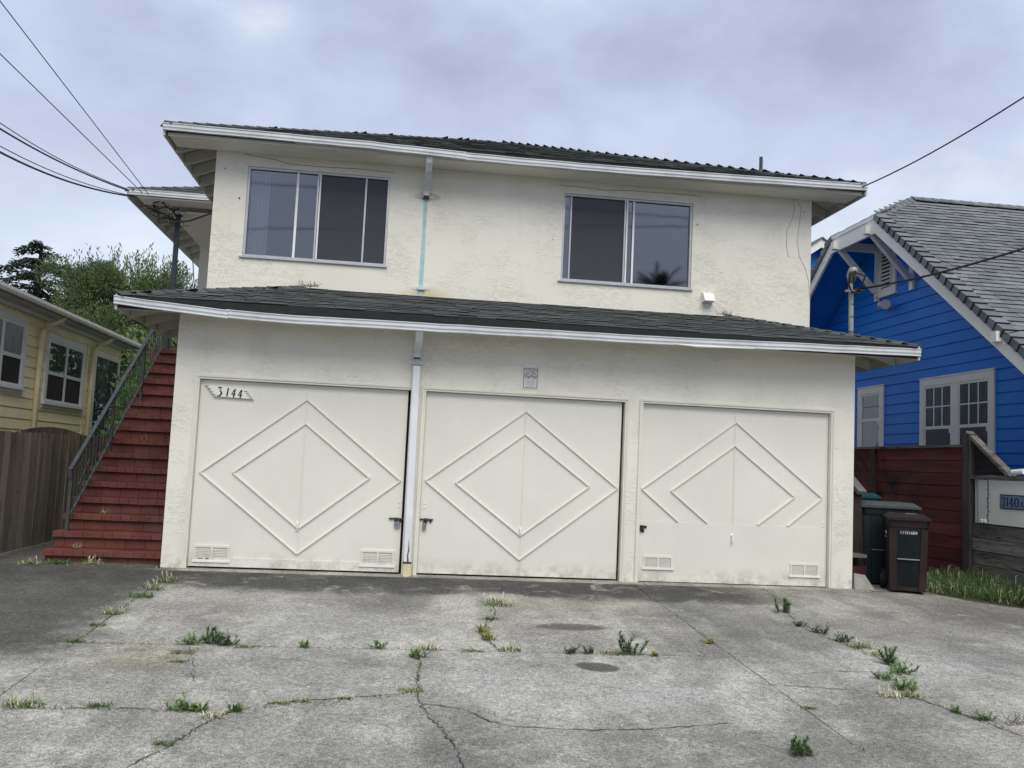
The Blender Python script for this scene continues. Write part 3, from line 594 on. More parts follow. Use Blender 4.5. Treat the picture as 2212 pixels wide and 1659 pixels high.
# windows
def slider(x0, x1, z0, z1, cx, bars, dark, lab):
    y = YU + .02
    mb = MB(); f = .03
    mb.box((x0, y, z1 - f), (x1, y + .07, z1 - .001)); mb.box((x0, y, z0 + .001), (x1, y + .07, z0 + f)); mb.box((x0 + .001, y, z0 + f), (x0 + f, y + .07, z1 - f)); mb.box((x1 - f, y, z0 + f), (x1 - .001, y + .07, z1 - f))
    w_ = mb.build('window', H, 'aluminium', label=lab)
    mb = MB(); mb.box((x0 - .035, YU - .03, z0 - .022), (x1 + .02, y + .03, z0 - .001)); mb.build('sill', w_, 'aluminium')
    for k, s in enumerate((-.022, .006)):
        mb = MB(); mb.box((cx + s, y + .0 - .006 * k, z0 + f), (cx + s + .02, y + .03, z1 - f)); mb.build('meeting_stile', w_, 'white_strip' if k else 'aluminium')
    for (bx, wd, mt) in bars:
        mb = MB(); mb.box((bx - wd / 2, y + .012, z0 + f), (bx + wd / 2, y + .03, z1 - f)); mb.build('sash_bar', w_, mt)
    mb = MB(); mb.add([(x0 + f, y + .035, z0 + f), (cx - .02, y + .035, z0 + f), (cx - .02, y + .035, z1 - f), (x0 + f, y + .035, z1 - f)], [(0, 1, 2, 3)]); mb.build('pane', w_, 'window_glass')
    mb = MB(); mb.add([(cx + .02, y + .04, z0 + f), (x1 - f, y + .04, z0 + f), (x1 - f, y + .04, z1 - f), (cx + .02, y + .04, z1 - f)], [(0, 1, 2, 3)]); mb.build('pane', w_, 'window_glass')
    a, b2 = dark; mb = MB(); mb.add([(a, y + .024, z0 + f), (b2, y + .024, z0 + f), (b2, y + .024, z1 - f), (a, y + .024, z1 - f)], [(0, 1, 2, 3)]); mb.build('insect_screen', w_, 'screen_mesh')
N = NT('screen_mesh'); N.t.nodes.remove(N.b); tr = N.n('ShaderNodeBsdfTransparent'); tr.inputs[0].default_value = (1, 1, 1, 1); df = N.n('ShaderNodeBsdfDiffuse'); df.inputs[0].default_value = (.075, .078, .084, 1); mx = N.n('ShaderNodeMixShader'); mx.inputs[0].default_value = .62; N.l(tr.outputs[0], mx.inputs[1]); N.l(df.outputs[0], mx.inputs[2]); N.l(mx.outputs[0], N.out.inputs[0]); G['screen_mesh'] = N.m
slider(*W1[:2], *W1[2:], 1.325, [(1.05, .03, 'white_strip'), (1.935, .022, 'aluminium')], (1.35, 2.215), 'left sliding window with a curtain edge and pale bar')
slider(*W2[:2], *W2[2:], 5.455, [(4.695, .02, 'aluminium'), (5.567, .026, 'white_strip')], (4.70, 5.43), 'right sliding window with dark left half')

# wall fittings
mb = MB(); mb.prism([(2.693, 3.44), (2.747, 3.44), (2.752, 4.0), (2.745, 4.4), (2.752, 4.77), (2.697, 4.77), (2.702, 4.2), (2.694, 3.9)], 'y', YU - .003, YU + .01); mb.build('paint_strip', H, 'pale_blue_paint')
def strap(x, z, y, wd=.1):
    mb = MB(); mb.box((x - .05, y - .035, z - .018), (x + .05, y + .0, z + .022)); 
    for s in (-1, 1):
        P = [(x + s * .05, z + .014), (x + s * wd, z + .02), (x + s * (wd + .022), z + .002), (x + s * wd, z - .016), (x + s * .05, z - .01)]
        mb.prism(P if s > 0 else P[::-1], 'y', y - .006, y)
    mb.build('pipe_strap', H, 'gutter_white')
strap(2.722, 4.795, YU); strap(2.728, 3.562, YU); strap(2.70, 2.44, 0)
def flat_pipe(path, wx, wy, mt, nm='downspout', tilt=0):
    mb = MB(); vs = []; fs = []
    n = 8
    for i, (x, y, z, a) in enumerate(path):   # a = angle of the section's thickness direction in the yz plane
        for k in range(n):
            cx = [-1, -.8, .8, 1, 1, .8, -.8, -1][k] * wx / 2; cy = [-.6, -1, -1, -.6, .6, 1, 1, .6][k] * wy / 2
            vs.append((x + cx, y + cy * math.cos(a), z + cy * math.sin(a)))
    for i in range(len(path) - 1):
        for k in range(n): fs.append((i * n + k, (i + 1) * n + k, (i + 1) * n + (k + 1) % n, i * n + (k + 1) % n))
    fs += [tuple(range(n)), tuple(range((len(path) - 1) * n, len(path) * n))[::-1]]
    mb.add(vs, fs); return mb.build(nm, H, mt, recalc=True)
flat_pipe([(2.735, .86, 5.20, 0), (2.735, .88, 5.13, .3), (2.733, .96, 5.05, .8), (2.73, 1.10, 4.98, 1.0), (2.728, 1.22, 4.93, .7), (2.726, 1.265, 4.86, .2), (2.724, 1.268, 4.80, 0)], .085, .055, 'gutter_white')
mb = MB(); mb.box((2.69, YU - .05, 4.765), (2.765, YU - .005, 4.80)); mb.build('rusted_pipe_end', H, 'rust')
flat_pipe([(2.705, -.45, 2.80, 0), (2.705, -.44, 2.74, .3), (2.704, -.36, 2.68, .9), (2.702, -.2, 2.62, 1.1), (2.70, -.09, 2.585, .8), (2.699, -.045, 2.54, .2), (2.698, -.04, 2.50, 0)], .085, .06, 'gutter_white')
mb = MB(); mb.box((2.665, -.065, 2.485), (2.73, -.012, 2.503)); mb.build('rusted_pipe_end', H, 'rust')
mb = MB(); mb.box((2.672, -.05, 2.41), (2.728, -.02, 2.484)); mb.build('paint_strip', H, 'light_grey_paint')
flat_pipe([(2.702, -.045, 2.40, 0), (2.704, -.045, 1.5, 0), (2.708, -.05, .8, 0), (2.714, -.055, .155, 0)], .092, .07, 'pipe_blue_white')
mb = MB(); mb.box((2.667, -.095, .135), (2.762, -.02, .158)); mb.build('rusted_pipe_end', H, 'rust')
mb = MB(); mb.prism([(2.672, -.004), (2.70, -.018), (2.765, .004), (2.762, .134), (2.673, .134)], 'y', -.105, -.03); mb.build('pipe_boot', H, 'bare_wood')
mb = MB(); stroke(mb, [(2.722, .16), (2.716, .24), (2.727, .30), (2.72, .36), (2.724, .42)], [.018, .012, .012, .006, .001], (0, -.0925, 0), ((1, 0, 0), (0, 0, 1)), .003, 'rust'); mb.build('split_seam', H)
mb = MB(); mb.add([(6.547, YU, 3.775), (6.697, YU, 3.775), (6.697, YU - .06, 3.765), (6.547, YU - .06, 3.765), (6.555, YU - .13, 3.648), (6.70, YU - .13, 3.648), (6.70, YU, 3.64), (6.555, YU, 3.64)], [(0, 3, 2, 1), (3, 4, 5, 2), (4, 7, 6, 5), (0, 7, 4, 3), (1, 2, 5, 6), (0, 1, 6, 7)]); mb.build('wall_vent', H, 'bright_white', recalc=True)
for pts, r, nm, mt in [([(7.833, 5.20), (7.852, 5.061), (7.82, 4.9), (7.751, 4.737), (7.745, 4.55), (7.772, 4.383), (7.79, 4.37)], .0035, 'loose_cord', 'cord'), ([(7.874, 5.20), (7.954, 5.08), (7.93, 4.85), (7.903, 4.604), (7.94, 4.38), (8.03, 4.22), (8.085, 4.02), (8.1, 3.8)], .0035, 'loose_cord', 'cord'),
                       ([(.348, 5.169), (.55, 5.15), (.775, 5.126), (.9, 5.09), (1.312, 5.085), (1.8, 5.10), (2.3, 5.09)], .0028, 'stucco_crack', 'crack'), ([(4.52, 5.11), (5.0, 5.10), (5.15, 5.09), (5.5, 5.115), (6.3, 5.125), (6.5, 5.12)], .0028, 'stucco_crack', 'crack')]:
    mb = MB(); mb.tube([(x, YU - .002, z) for x, z in pts], r, 6); mb.build(nm, H, mt)
for x, z, r in ((.325, 4.58, .012), (.12, 4.96, .009), (6.46, 4.72, .01), (4.45, 4.35, .006), (6.75, 4.88, .006), (8.0, 5.02, .008)):
    mb = MB(); mb.disc((x, z), r, 'y', (YU - .003, YU + .002), n=10); mb.build('wall_plug', H, 'ink')

# -- roofs
PU, PL = .386, .292
EX0, EX1, EY, EZ = -.53, W + .53, .86, 5.315
def hip_solid(mb, x0, x1, y0, y1, ze, pitch, th, mt):
    hw = (x1 - x0) / 2; zr = ze + pitch * hw; xm = (x0 + x1) / 2; ya, yb = y0 + hw, y1 - hw
    if yb < ya: ya = yb = (y0 + y1) / 2
    vs = [(x0, y0, ze), (x1, y0, ze), (x1, y1, ze), (x0, y1, ze), (xm, ya, zr), (xm, yb, zr)]
    vs += [(a, b_, c - th) for a, b_, c in vs]
    fs = [(0, 1, 4), (1, 2, 5, 4), (2, 3, 5), (3, 0, 4, 5), (6, 10, 7), (7, 10, 11, 8), (8, 11, 9), (9, 11, 10, 6), (0, 6, 7, 1), (1, 7, 8, 2), (2, 8, 9, 3), (3, 9, 6, 0)]
    mb.add(vs, fs, mt)
mb = MB(); hip_solid(mb, EX0, EX1, EY, 11.6, EZ, PU, .03, 'eave_paint'); UR = mb.build('upper_roof', H)
mb = MB(); z0 = EZ - .02
mb.build if False else None
# lower pent roof with hipped ends
LX0, LX1, LY, LZ = -.54, W + .54, -.44, 2.93; run = YU - LY
zt = LZ + PL * run
mb = MB()
vs = [(LX0, LY, LZ), (LX1, LY, LZ), (LX1 - run, YU, zt), (LX0 + run, YU, zt), (LX0, 1.85, LZ), (.0, 1.85, LZ + PL * -LX0), (0, YU, LZ + PL * -LX0), (LX1, 1.85, LZ), (W, 1.85, LZ + PL * -LX0), (W, YU, LZ + PL * -LX0)]
vs2 = [(a, b_, c - .03) for a, b_, c in vs]; k = len(vs)
top = [(0, 1, 2, 3), (0, 3, 6, 5, 4), (1, 7, 8, 9, 2)]
mb.add(vs + vs2, top + [tuple(i + k for i in f[::-1]) for f in top] + [(0, k, k + 1, 1), (4, k + 4, k, 0), (1, k + 1, k + 7, 7), (5, k + 5, k + 4, 4), (7, k + 7, k + 8, 8)], 'eave_paint'); LR = mb.build('lower_roof', H)
widths = [.15, .21, .27, .33]; TM = [tab_mesh(x) for x in widths]
nU = math.sqrt(1 + PL * PL)
tabs = roof_tabs((LX0, LY - .035, LZ - .002), (1, 0, 0), (0, 1, PL), 0, int(run * nU / .138) + 1, .138, lambda j: j * .138 / nU - .02, lambda j: (LX1 - LX0) - j * .138 / nU - .0, widths)
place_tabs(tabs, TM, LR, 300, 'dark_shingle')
t2 = roof_tabs((LX0 - .035, 1.85, LZ), (0, -1, 0), (1, 0, PL), 0, 12, .138, lambda j: 0, lambda j: (1.85 - LY) - j * .138 / nU, widths) 
t2 = [t for t in t2 if t[1].translation.x < -.05 or t[1].translation.y < YU - .1]
t3 = roof_tabs((LX1 + .035, LY, LZ), (0, 1, 0), (-1, 0, PL), 0, 12, .138, lambda j: j * .138 / nU, lambda j: 1.85 - LY, widths)
t3 = [t for t in t3 if t[1].translation.x > W + .05 or t[1].translation.y < YU - .1]
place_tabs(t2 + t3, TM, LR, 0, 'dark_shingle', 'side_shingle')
CM = cap_mesh(.115, .048, L=.23, t=.008)
caps((LX0 - .03, LY - .03, LZ + .02), (LX0 + run, YU - .02, zt + .03), CM, .18, LR); caps((LX1 + .03, LY - .03, LZ + .02), (LX1 - run, YU - .02, zt + .03), CM, .18, LR)
mb = MB(); mb.box((LX0 + run, YU - .035, zt - .01), (LX1 - run, YU - .001, zt + .018)); mb.build('flashing', LR, 'joint_dark')
nU2 = math.sqrt(1 + PU * PU); hw = (EX1 - EX0) / 2; rows = int(hw * nU2 / .138)
tu = roof_tabs((EX0, EY - .035, EZ), (1, 0, 0), (0, 1, PU), 0, rows, .138, lambda j: j * .138 / nU2, lambda j: (EX1 - EX0) - j * .138 / nU2, [.21, .3]); TM2 = [tab_mesh(.21, t=.010, z0=.003), tab_mesh(.3, t=.010, z0=.004)]; TM2[0].polygons[2].material_index = 0
tu += roof_tabs((EX1 + .035, EY, EZ), (0, 1, 0), (-1, 0, PU), 0, rows, .138, lambda j: j * .138 / nU2, lambda j: 10.7 - j * .138 / nU2, [.21, .3])
tu += roof_tabs((EX0 - .035, 11.6, EZ), (0, -1, 0), (1, 0, PU), 0, rows, .138, lambda j: j * .138 / nU2, lambda j: 10.7 - j * .138 / nU2, [.21, .3])
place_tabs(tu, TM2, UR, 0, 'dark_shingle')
apex = (W / 2, EY + hw, EZ + PU * hw)
caps((EX0 - .02, EY - .02, EZ + .02), (apex[0], apex[1], apex[2] + .02), CM, .2, UR); caps((EX1 + .02, EY - .02, EZ + .02), (apex[0], apex[1], apex[2] + .02), CM, .2, UR)
mb = MB(); px_, py_ = 7.61, 1.95; mb.tube([(px_, py_, 5.66), (px_, py_, 5.99)], .026, 12); mb.tube([(px_, py_, 5.66), (px_, py_, 5.80)], [.07, .034], 12); mb.build('vent_pipe', UR, 'rail_metal')
# eave soffits, side fascias and rafters
mb = MB(); mb.box((EX0 + .03, EY + .03, 5.19), (EX1 - .03, YU - .001, 5.205)); mb.build('soffit', H, 'stucco')
mb = MB(); mb.box((LX0 + .05, LY + .03, 2.87), (LX1 - .05, -.001, 2.885)); mb.build('soffit', H, 'stucco')
mb = MB(); mb.box((EX0 + .02, EY, 5.18), (EX1 - .02, EY + .022, 5.30)); mb.build('fascia', H, 'eave_paint')
mb = MB(); mb.box((EX0 + .0, EY - .03, 5.225), (EX1 - .0, EY - .002, 5.326)); mb.build('eave_gap_shade', H, 'edge_shade_black')  # dark strip painted in as shade of the gap between shingles and gutter
mb = MB(); mb.box((LX0 + .0, LY - .035, 2.80), (LX1 - .0, LY - .004, 2.937)); mb.build('eave_gap_shade', H, 'edge_shade_black')  # same painted gap shade above the sagging lower gutter
mb = MB(); mb.box((LX0 + .02, LY, 2.79), (LX1 - .02, LY + .022, 2.92)); mb.build('fascia', H, 'eave_paint')
for x0, x1, y0, y1, z0, z1 in ((EX0 - .03, EX0 - .005, EY - .04, 3.98, 5.17, 5.335), (EX1 + .005, EX1 + .03, EY - .04, 11.6, 5.17, 5.335), (LX0 - .03, LX0 - .005, LY - .04, 1.87, 2.78, 2.95), (LX1 + .005, LX1 + .03, LY - .04, 1.87, 2.78, 2.95)):
    mb = MB(); mb.box((x0, y0, z0), (x1, y1, z1)); mb.build('fascia', H, 'eave_paint')
def rafter(xa, za, xb, zb, y, h=.125):
    mb = MB(); mb.prism([(xa, za), (xb, zb), (xb, zb - h), (xa, za - h)] if xa < xb else [(xb, zb), (xa, za), (xa, za - h), (xb, zb - h)], 'y', y, y + .042); mb.build('rafter', H, 'eave_paint')
for y in [1.36 + .5 * i for i in range(6)]: rafter(EX0, EZ - .04, 0, EZ - .04 + PU * .53, y, .15)
for y in [1.36 + .6 * i for i in range(8)]: rafter(W, EZ - .04 + PU * .53, EX1, EZ - .04, y)
for y in (.02, .62, 1.22, 1.78): rafter(LX0, LZ - .04, 0, LZ - .04 + PL * .54, y); rafter(W, LZ - .04 + PL * .54, LX1, LZ - .04, y)
# gutters
GP = [(-.006, 0), (-.006, -.010), (.004, -.016), (.002, -.050), (.014, -.066), (.016, -.072), (.004, -.078), (.004, -.088), (.075, -.088), (.075, -.012), (.071, -.012), (.071, -.083), (.022, -.083), (.022, -.066), (.010, -.048), (.010, -.014), (.002, -.001)]
def gutter(pts, y, name='gutter', par=H, n=None):
    P = []
    for i in range(len(pts) - 1):
        a, b2 = pts[i], pts[i + 1]; k = max(1, int((b2[0] - a[0]) / .25))
        for t in range(k): P.append((a[0] + (b2[0] - a[0]) * t / k, y + rnd.uniform(-.002, .002), a[1] + (b2[1] - a[1]) * t / k + rnd.uniform(-.0025, .0025)))
    P.append((pts[-1][0], y, pts[-1][1])); mb = MB(); mb.sweep(GP, P, cap=True); return mb.build(name, par, 'gutter_white', recalc=True)
gutter([(-.577, 2.925), (.1, 2.875), (.62, 2.842)], -.512); gutter([(.60, 2.850), (1.348, 2.832), (2.664, 2.843), (4.238, 2.854), (5.76, 2.866), (6.2, 2.872), (6.995, 2.889), (8.678, 2.916)], -.505)
gutter([(-.563, 5.322), (1.963, 5.308), (3.2, 5.277)], .785); gutter([(3.19, 5.272), (3.9, 5.265), (5.255, 5.268), (7.246, 5.300), (8.657, 5.324)], .785)
mb = MB(); mb.tube([(5.6, -.50, 2.79), (5.9, -.505, 2.775), (6.2, -.50, 2.782), (6.6, -.5, 2.79)], [.004, .014, .008, .003], 6); mb.build('torn_gutter_lip', H, 'bright_white')
# porch roof over the landing at the left
QX, QY, QZ = -1.853, 3.96, 5.31
gutter([(QX, QZ + .005), (-.60, QZ + .005)], QY - .01)
mb = MB(); hwq = 4.0; vs = [(QX + .03, QY + .07, QZ), (0, QY + .07, QZ), (0, QY + 1.95, QZ + 1.88 * PU), (QX + .03, 9.5, QZ), (0, 9.5, QZ + 1.82 * PU)]
vs += [(a, b_, c - .03) for a, b_, c in vs]
mb.add(vs, [(0, 1, 2), (0, 2, 4, 3), (5, 7, 6), (5, 8, 9, 7), (0, 5, 6, 1), (3, 8, 5, 0)], 'eave_paint'); PR = mb.build('porch_roof', H)
tq = roof_tabs((QX + .03, QY + .04, QZ), (1, 0, 0), (0, 1, PU), 0, 13, .138, lambda j: j * .138 / nU2, lambda j: 1.85, [.21, .3])
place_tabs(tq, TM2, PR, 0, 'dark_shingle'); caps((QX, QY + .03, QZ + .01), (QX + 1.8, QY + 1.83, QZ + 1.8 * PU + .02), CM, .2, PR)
mb = MB(); mb.box((QX, QY + .0, 5.17), (QX + .025, 9.5, 5.325)); mb.build('fascia', H, 'eave_paint')
for y in [QY + .66 + .55 * i for i in range(8)]: rafter(QX + .025, QZ - .035, -1.30, QZ - .035 + PU * .5, y, .11)
mb = MB(); mb.box((-1.32, QY + .45, 5.10), (-.01, 7.0, 5.13)); mb.box((-1.34, QY + .45, 5.131), (-1.30, 7.0, 5.27)); mb.box((-1.7, QY + .03, 5.20), (-.01, QY + .45, 5.215)); mb.build('porch_ceiling', H, 'stucco')
mb = MB(); mb.box((-1.35, 7.0, 2.8), (-.001, 7.1, 5.10)); mb.box((-1.35, 7.1, 2.8), (-1.25, 10.9, 5.3)); mb.build('rear_wing_wall', H, 'stucco')
mb = MB(); mb.box((-1.235, 4.515, 2.86), (-1.165, 4.585, 5.10)); mb.box((-1.26, 4.49, 5.085), (-1.14, 4.61, 5.10)); mb.build('porch_post', H, 'post_blue')
mb = MB(); mb.box((-1.5, 4.6, 2.72), (-.001, 10.9, 2.86)); mb.build('landing', H, 'brick_red')
# conduits tangle under the porch
for i in range(8):
    mb = MB(); a = Vector((-1.55 + rnd.uniform(-.1, .1), 4.15, 5.12)); P = [a]
    for k in range(7): a = a + Vector((rnd.uniform(-.03, .16), rnd.uniform(0, .06), rnd.uniform(-.10, .07))); P.append(a.copy())
    mb.tube(P, .006 if i % 3 else .012, 6); mb.build('porch_wire', H, 'cable')
mb = MB(); mb.tube([(-1.5, 4.2, 4.98), (-1.2, 4.1, 4.85), (-.9, 4.05, 4.9), (-.6, 4.0, 5.02), (-.3, 3.95, 4.98), (-.02, 3.9, 4.9)], .014, 8); mb.build('porch_wire', H, 'cable')
mb = MB(); mb.tube([(-1.45, 6.6, 5.0), (-1.42, 6.8, 4.8), (-1.38, 6.92, 4.3), (-1.40, 6.95, 3.4), (-1.38, 6.95, 2.9)], .01, 6); mb.build('porch_wire', H, 'cord')
# right wall fixtures that peep past the corner
mb = MB(); mb.tube([(W, .35, 1.93), (W + .05, .35, 1.93), (W + .09, .33, 1.93)], [.07, .085, .055], 14); mb.box((W + .07, .28, 1.90), (W + .10, .32, 1.94), 'ink'); mb.build('meter', H, 'bright_white')
mb = MB(); mb.prism([(W, 2.32), (W + .09, 2.29), (W + .06, 2.13), (W, 2.10)], 'y', .3, .4); mb.build('lamp_shield', H, 'bright_white')
mb = MB(); mb.box((W, .25, 1.25), (W + .022, .3, 1.55)); mb.build('conduit', H, 'bright_white')

# ------------------------------------------------------------------ signs on the wall and door
X, Z = (1, 0, 0), (0, 0, 1)
S1 = thing('number_sign', (.6, .03, 1.98), 'cream ragged-end number board reading 3144 on the left garage door', 'sign')
# ragged ended board, leaning parallelogram
tl, tr_, br, bl = (.325, 2.055), (.795, 2.012), (.875, 1.918), (.428, 1.930)
L_ = []; R_ = []
for k in range(9):
    t = k / 8; a = (tl[0] + (bl[0] - tl[0]) * t, tl[1] + (bl[1] - tl[1]) * t); L_.append((a[0] + (.045 if k % 2 else 0), a[1]))
    a = (tr_[0] + (br[0] - tr_[0]) * t, tr_[1] + (br[1] - tr_[1]) * t); R_.append((a[0] - (.055 if k % 2 else 0), a[1]))
mb = MB()
for k in range(8):
    mb.prism([L_[k + 1], R_[k + 1], R_[k], L_[k]], 'y', YD - .034, YD - .004)
mb.build('board', S1, 'sign_cream')
mb = MB(); mb.box((.45, YD - .004, 1.93), (.79, YD, 1.99)); mb.build('batten', S1, 'trim_paint')
def A3(s=1): return [[(-.3, .42), (-.05, .5), (.35, .5), (.0, .12), (.28, .02), (.33, -.2), (.15, -.42), (-.15, -.5), (-.4, -.4)], [.06, .13, .05, .07, .12, .17, .12, .08, .03]]
def A1(): return [[(.1, .5), (.02, .1), (-.06, -.3), (-.04, -.5)], [.15, .10, .15, .04]]
def A4(): return [[[(.18, .5), (-.05, .25), (-.34, -.12), (.36, -.08)], [.05, .07, .11, .06]], [[(.22, .5), (.12, .1), (.04, -.3), (.0, -.5)], [.12, .10, .14, .08]]]
cw = .075
for ch, cx, cz in (('3', .495, 1.983), ('1', .583, 1.980), ('4', .652, 1.973), ('4', .724, 1.968)):
    mb = MB(); h = .098; mts = [A3()] if ch == '3' else [A1()] if ch == '1' else A4()
    for P, ws in mts: stroke(mb, [(p[0] * h * .66, p[1] * h) for p in P], [q * h * 1.25 for q in ws], (cx, YD - .034, cz), (X, Z), .005, 'ink')
    mb.build('numeral', S1)
S2 = thing('smoking_sign', (4.04, 0, 2.35), 'small white no smoking no vaping notice above the middle garage door', 'sign')
mb = MB(); mb.box((3.935, -.006, 2.205), (4.147, 0, 2.492), 'trim_paint'); mb.box((3.97, -.012, 2.468), (4.10, -.006, 2.492), 'bright_white'); mb.build('backing', S2)
mb = MB(); mb.box((3.955, -.009, 2.215), (4.135, -.006, 2.462), 'sign_white'); mb.build('panel', S2)
mb = MB(); bx0, bx1, bz0, bz1, t = 3.962, 4.128, 2.222, 2.455, .006
for a in ((bx0, bx1, bz1 - t, bz1), (bx0, bx1, bz0, bz0 + t), (bx0, bx0 + t, bz0 + t, bz1 - t), (bx1 - t, bx1, bz0 + t, bz1 - t)): mb.box((a[0], -.0105, a[2]), (a[1], -.009, a[3]), 'ink')
mb.build('border', S2)
mb = MB(); text_mesh(mb, 'NO SMOKING', (4.045, -.0095, 2.431), .026, (X, Z), 'ink', .001, .85); text_mesh(mb, 'NO VAPING', (4.045, -.0095, 2.406), .026, (X, Z), 'ink', .001, .85); mb.build('lettering', S2)
for cx in (4.008, 4.082):
    mb = MB(); P = [(cx + .031 * math.cos(2 * math.pi * k / 24), 2.362 + .031 * math.sin(2 * math.pi * k / 24)) for k in range(25)]
    stroke(mb, P, .006, (0, -.009, 0), (X, Z), .002, 'sign_red'); stroke(mb, [(cx - .022, 2.384), (cx + .022, 2.340)], .006, (0, -.009, 0), (X, Z), .002, 'sign_red'); stroke(mb, [(cx - .02, 2.361), (cx + .02, 2.359)], .008, (0, -.009, 0), (X, Z), .001, 'ink'); mb.build('prohibition_mark', S2)
mb = MB()
for k, wdt in enumerate((.066, .056, .058, .06, .064, .05, .055)): mb.box((4.045 - wdt, -.0102, 2.308 - k * .0115), (4.045 + wdt, -.009, 2.312 - k * .0115), 'grey_ink')
mb.build('fine_print', S2)

# ------------------------------------------------------------------ brick staircase and railing
ST = thing('brick_staircase', (-.65, .2, 0), 'dark red painted brick stairs rising along the left wall', 'staircase')
SX0, SX1 = -1.32, -.012; TR, RS = .275, .183
def brick_mesh(a, b2, c, nm='brick_mesh', e=.004):
    me = bpy.data.meshes.new(nm)
    v = [(e, 0, e), (a - e, 0, e), (a - e, 0, c - e), (e, 0, c - e), (0, e, 0), (a, e, 0), (a, e, c), (0, e, c), (0, b2, 0), (a, b2, 0), (a, b2, c), (0, b2, c)]
    f = [(0, 1, 2, 3), (0, 4, 5, 1), (1, 5, 6, 2), (2, 6, 7, 3), (3, 7, 4, 0), (4, 8, 9, 5), (5, 9, 10, 6), (6, 10, 11, 7), (7, 11, 8, 4), (8, 11, 10, 9)]
    me.from_pydata(v, [], f); me.materials.append(G['brick_red']); return me
n12 = 12; bw = (SX1 - SX0) / n12; TB = [brick_mesh(bw - .0025, TR + .02, .064, e=.0025), brick_mesh(bw * 2 - .0025, TR + .02, .064, e=.0025)]; RB = [brick_mesh(.2215, .08, .112, e=.0025), brick_mesh(.1035, .08, .112, e=.0025)]
mb = MB(); P = [(.23, -.02)]
for k in range(16):
    y = .2 + TR * k; z = .13 + RS * k; P += [(y + .032, z - .066), ]
    P += [(y + TR + .032, z - .066)]
poly_top = P
for k in range(16):
    y = .2 + TR * k; z = .13 + RS * k
    mb.box((SX0 + .01, y + .055, max(-.02, z - .5)), (SX1, y + TR + .06, z - .058))
mb.build('core', ST, 'mortar_red')
for k in range(16):
    y = .2 + TR * k; z = .13 + RS * k; i = 0
    while i < n12:
        two = (i + 2 <= n12) and rnd.random() < .22
        me = TB[1 if two else 0]; o = inst('brick', me, Matrix.Translation((SX0 + i * bw + .001, y + rnd.uniform(-.002, .002), z - .063 + rnd.uniform(-.0015, .0005))) @ Matrix.Rotation(rnd.uniform(-.008, .008), 4, 'Z'), ST); i += 2 if two else 1
    x = SX0 + .012 + (-.11 if k % 2 else 0)
    while x < SX1 - .05:
        if x < SX0: x0 = SX0 + .012; me = RB[1]; wd = .1
        elif x + .218 > SX1: x0 = x; me = RB[1]; wd = .1
        else: x0 = x; me = RB[0]; wd = .218
        inst('brick', me, Matrix.Translation((x0, y + .048 + rnd.uniform(-.001, .001), z - .062 - .120)), ST); x = x0 + wd + .006
RL = thing('stair_railing', (-1.2, .55, .13), 'grey iron railing with thin bars beside the brick stairs', 'railing')
sl_ = (2.96 - 1.04) / (3.62 - .52)
hy = lambda y: 1.03 + .672 * (y - .52); ly = lambda y: hy(y) - .60
mb = MB(); mb.bar((-1.2, .50, hy(.50)), (-1.2, 4.15, hy(4.15)), .045, .022); mb.bar((-1.2, .505, hy(.5)), (-1.2, .52, hy(.5) - .09), .04, .02, (0, 1, 0)); mb.build('handrail', RL, 'rail_metal')
mb = MB(); mb.bar((-1.2, .57, ly(.57)), (-1.2, 4.15, ly(4.15)), .03, .018); mb.build('bottom_rail', RL, 'rail_metal')
for i, y in enumerate((.56, 1.95, 3.2, 4.15)):
    st_ = .13 + RS * max(0, math.floor((y - .2) / TR)); mb = MB(); mb.box((-1.218, y - .018, st_ if y < 4 else 2.86), (-1.182, y + .018, hy(y) + .01)); mb.box((-1.23, y - .03, st_), (-1.17, y + .03, st_ + .012)); mb.build('post', RL, 'rail_metal')
y = .69; k = 0
while y < 4.1:
    if all(abs(y - q) > .05 for q in (1.95, 3.2)):
        mb = MB(); mb.box((-1.205, y - .0055, ly(y)), (-1.195, y + .0055, hy(y))); mb.build('baluster', RL, 'rail_metal')
    if k % 8 == 1:
        for dz in (.18, .42):
            mb = MB(); mb.bar((-1.2, y, ly(y) + dz), (-1.2, y + .36, ly(y + .36) + dz + .1), .012, .012); mb.build('diagonal_bar', RL, 'rail_metal')
    y += .118; k += 1
for i in range(9):
    x = -1.2 + i * .125; mb = MB(); mb.box((x - .008, 4.14, 2.86), (x + .008, 4.156, 3.62)); 
    if i < 3: mb.build('baluster', RL, 'rail_metal')
mb = MB(); y0 = 4.15; mb.bar((-1.2, 4.15, hy(4.15)), (-1.2, 4.5, hy(4.15)), .045, .022)
for q in (4.2, 4.3, 4.4, 4.5): mb.box((-1.208, q - .008, 2.87), (-1.192, q + .008, hy(4.15)))
mb.build('landing_rail', RL, 'rail_metal')

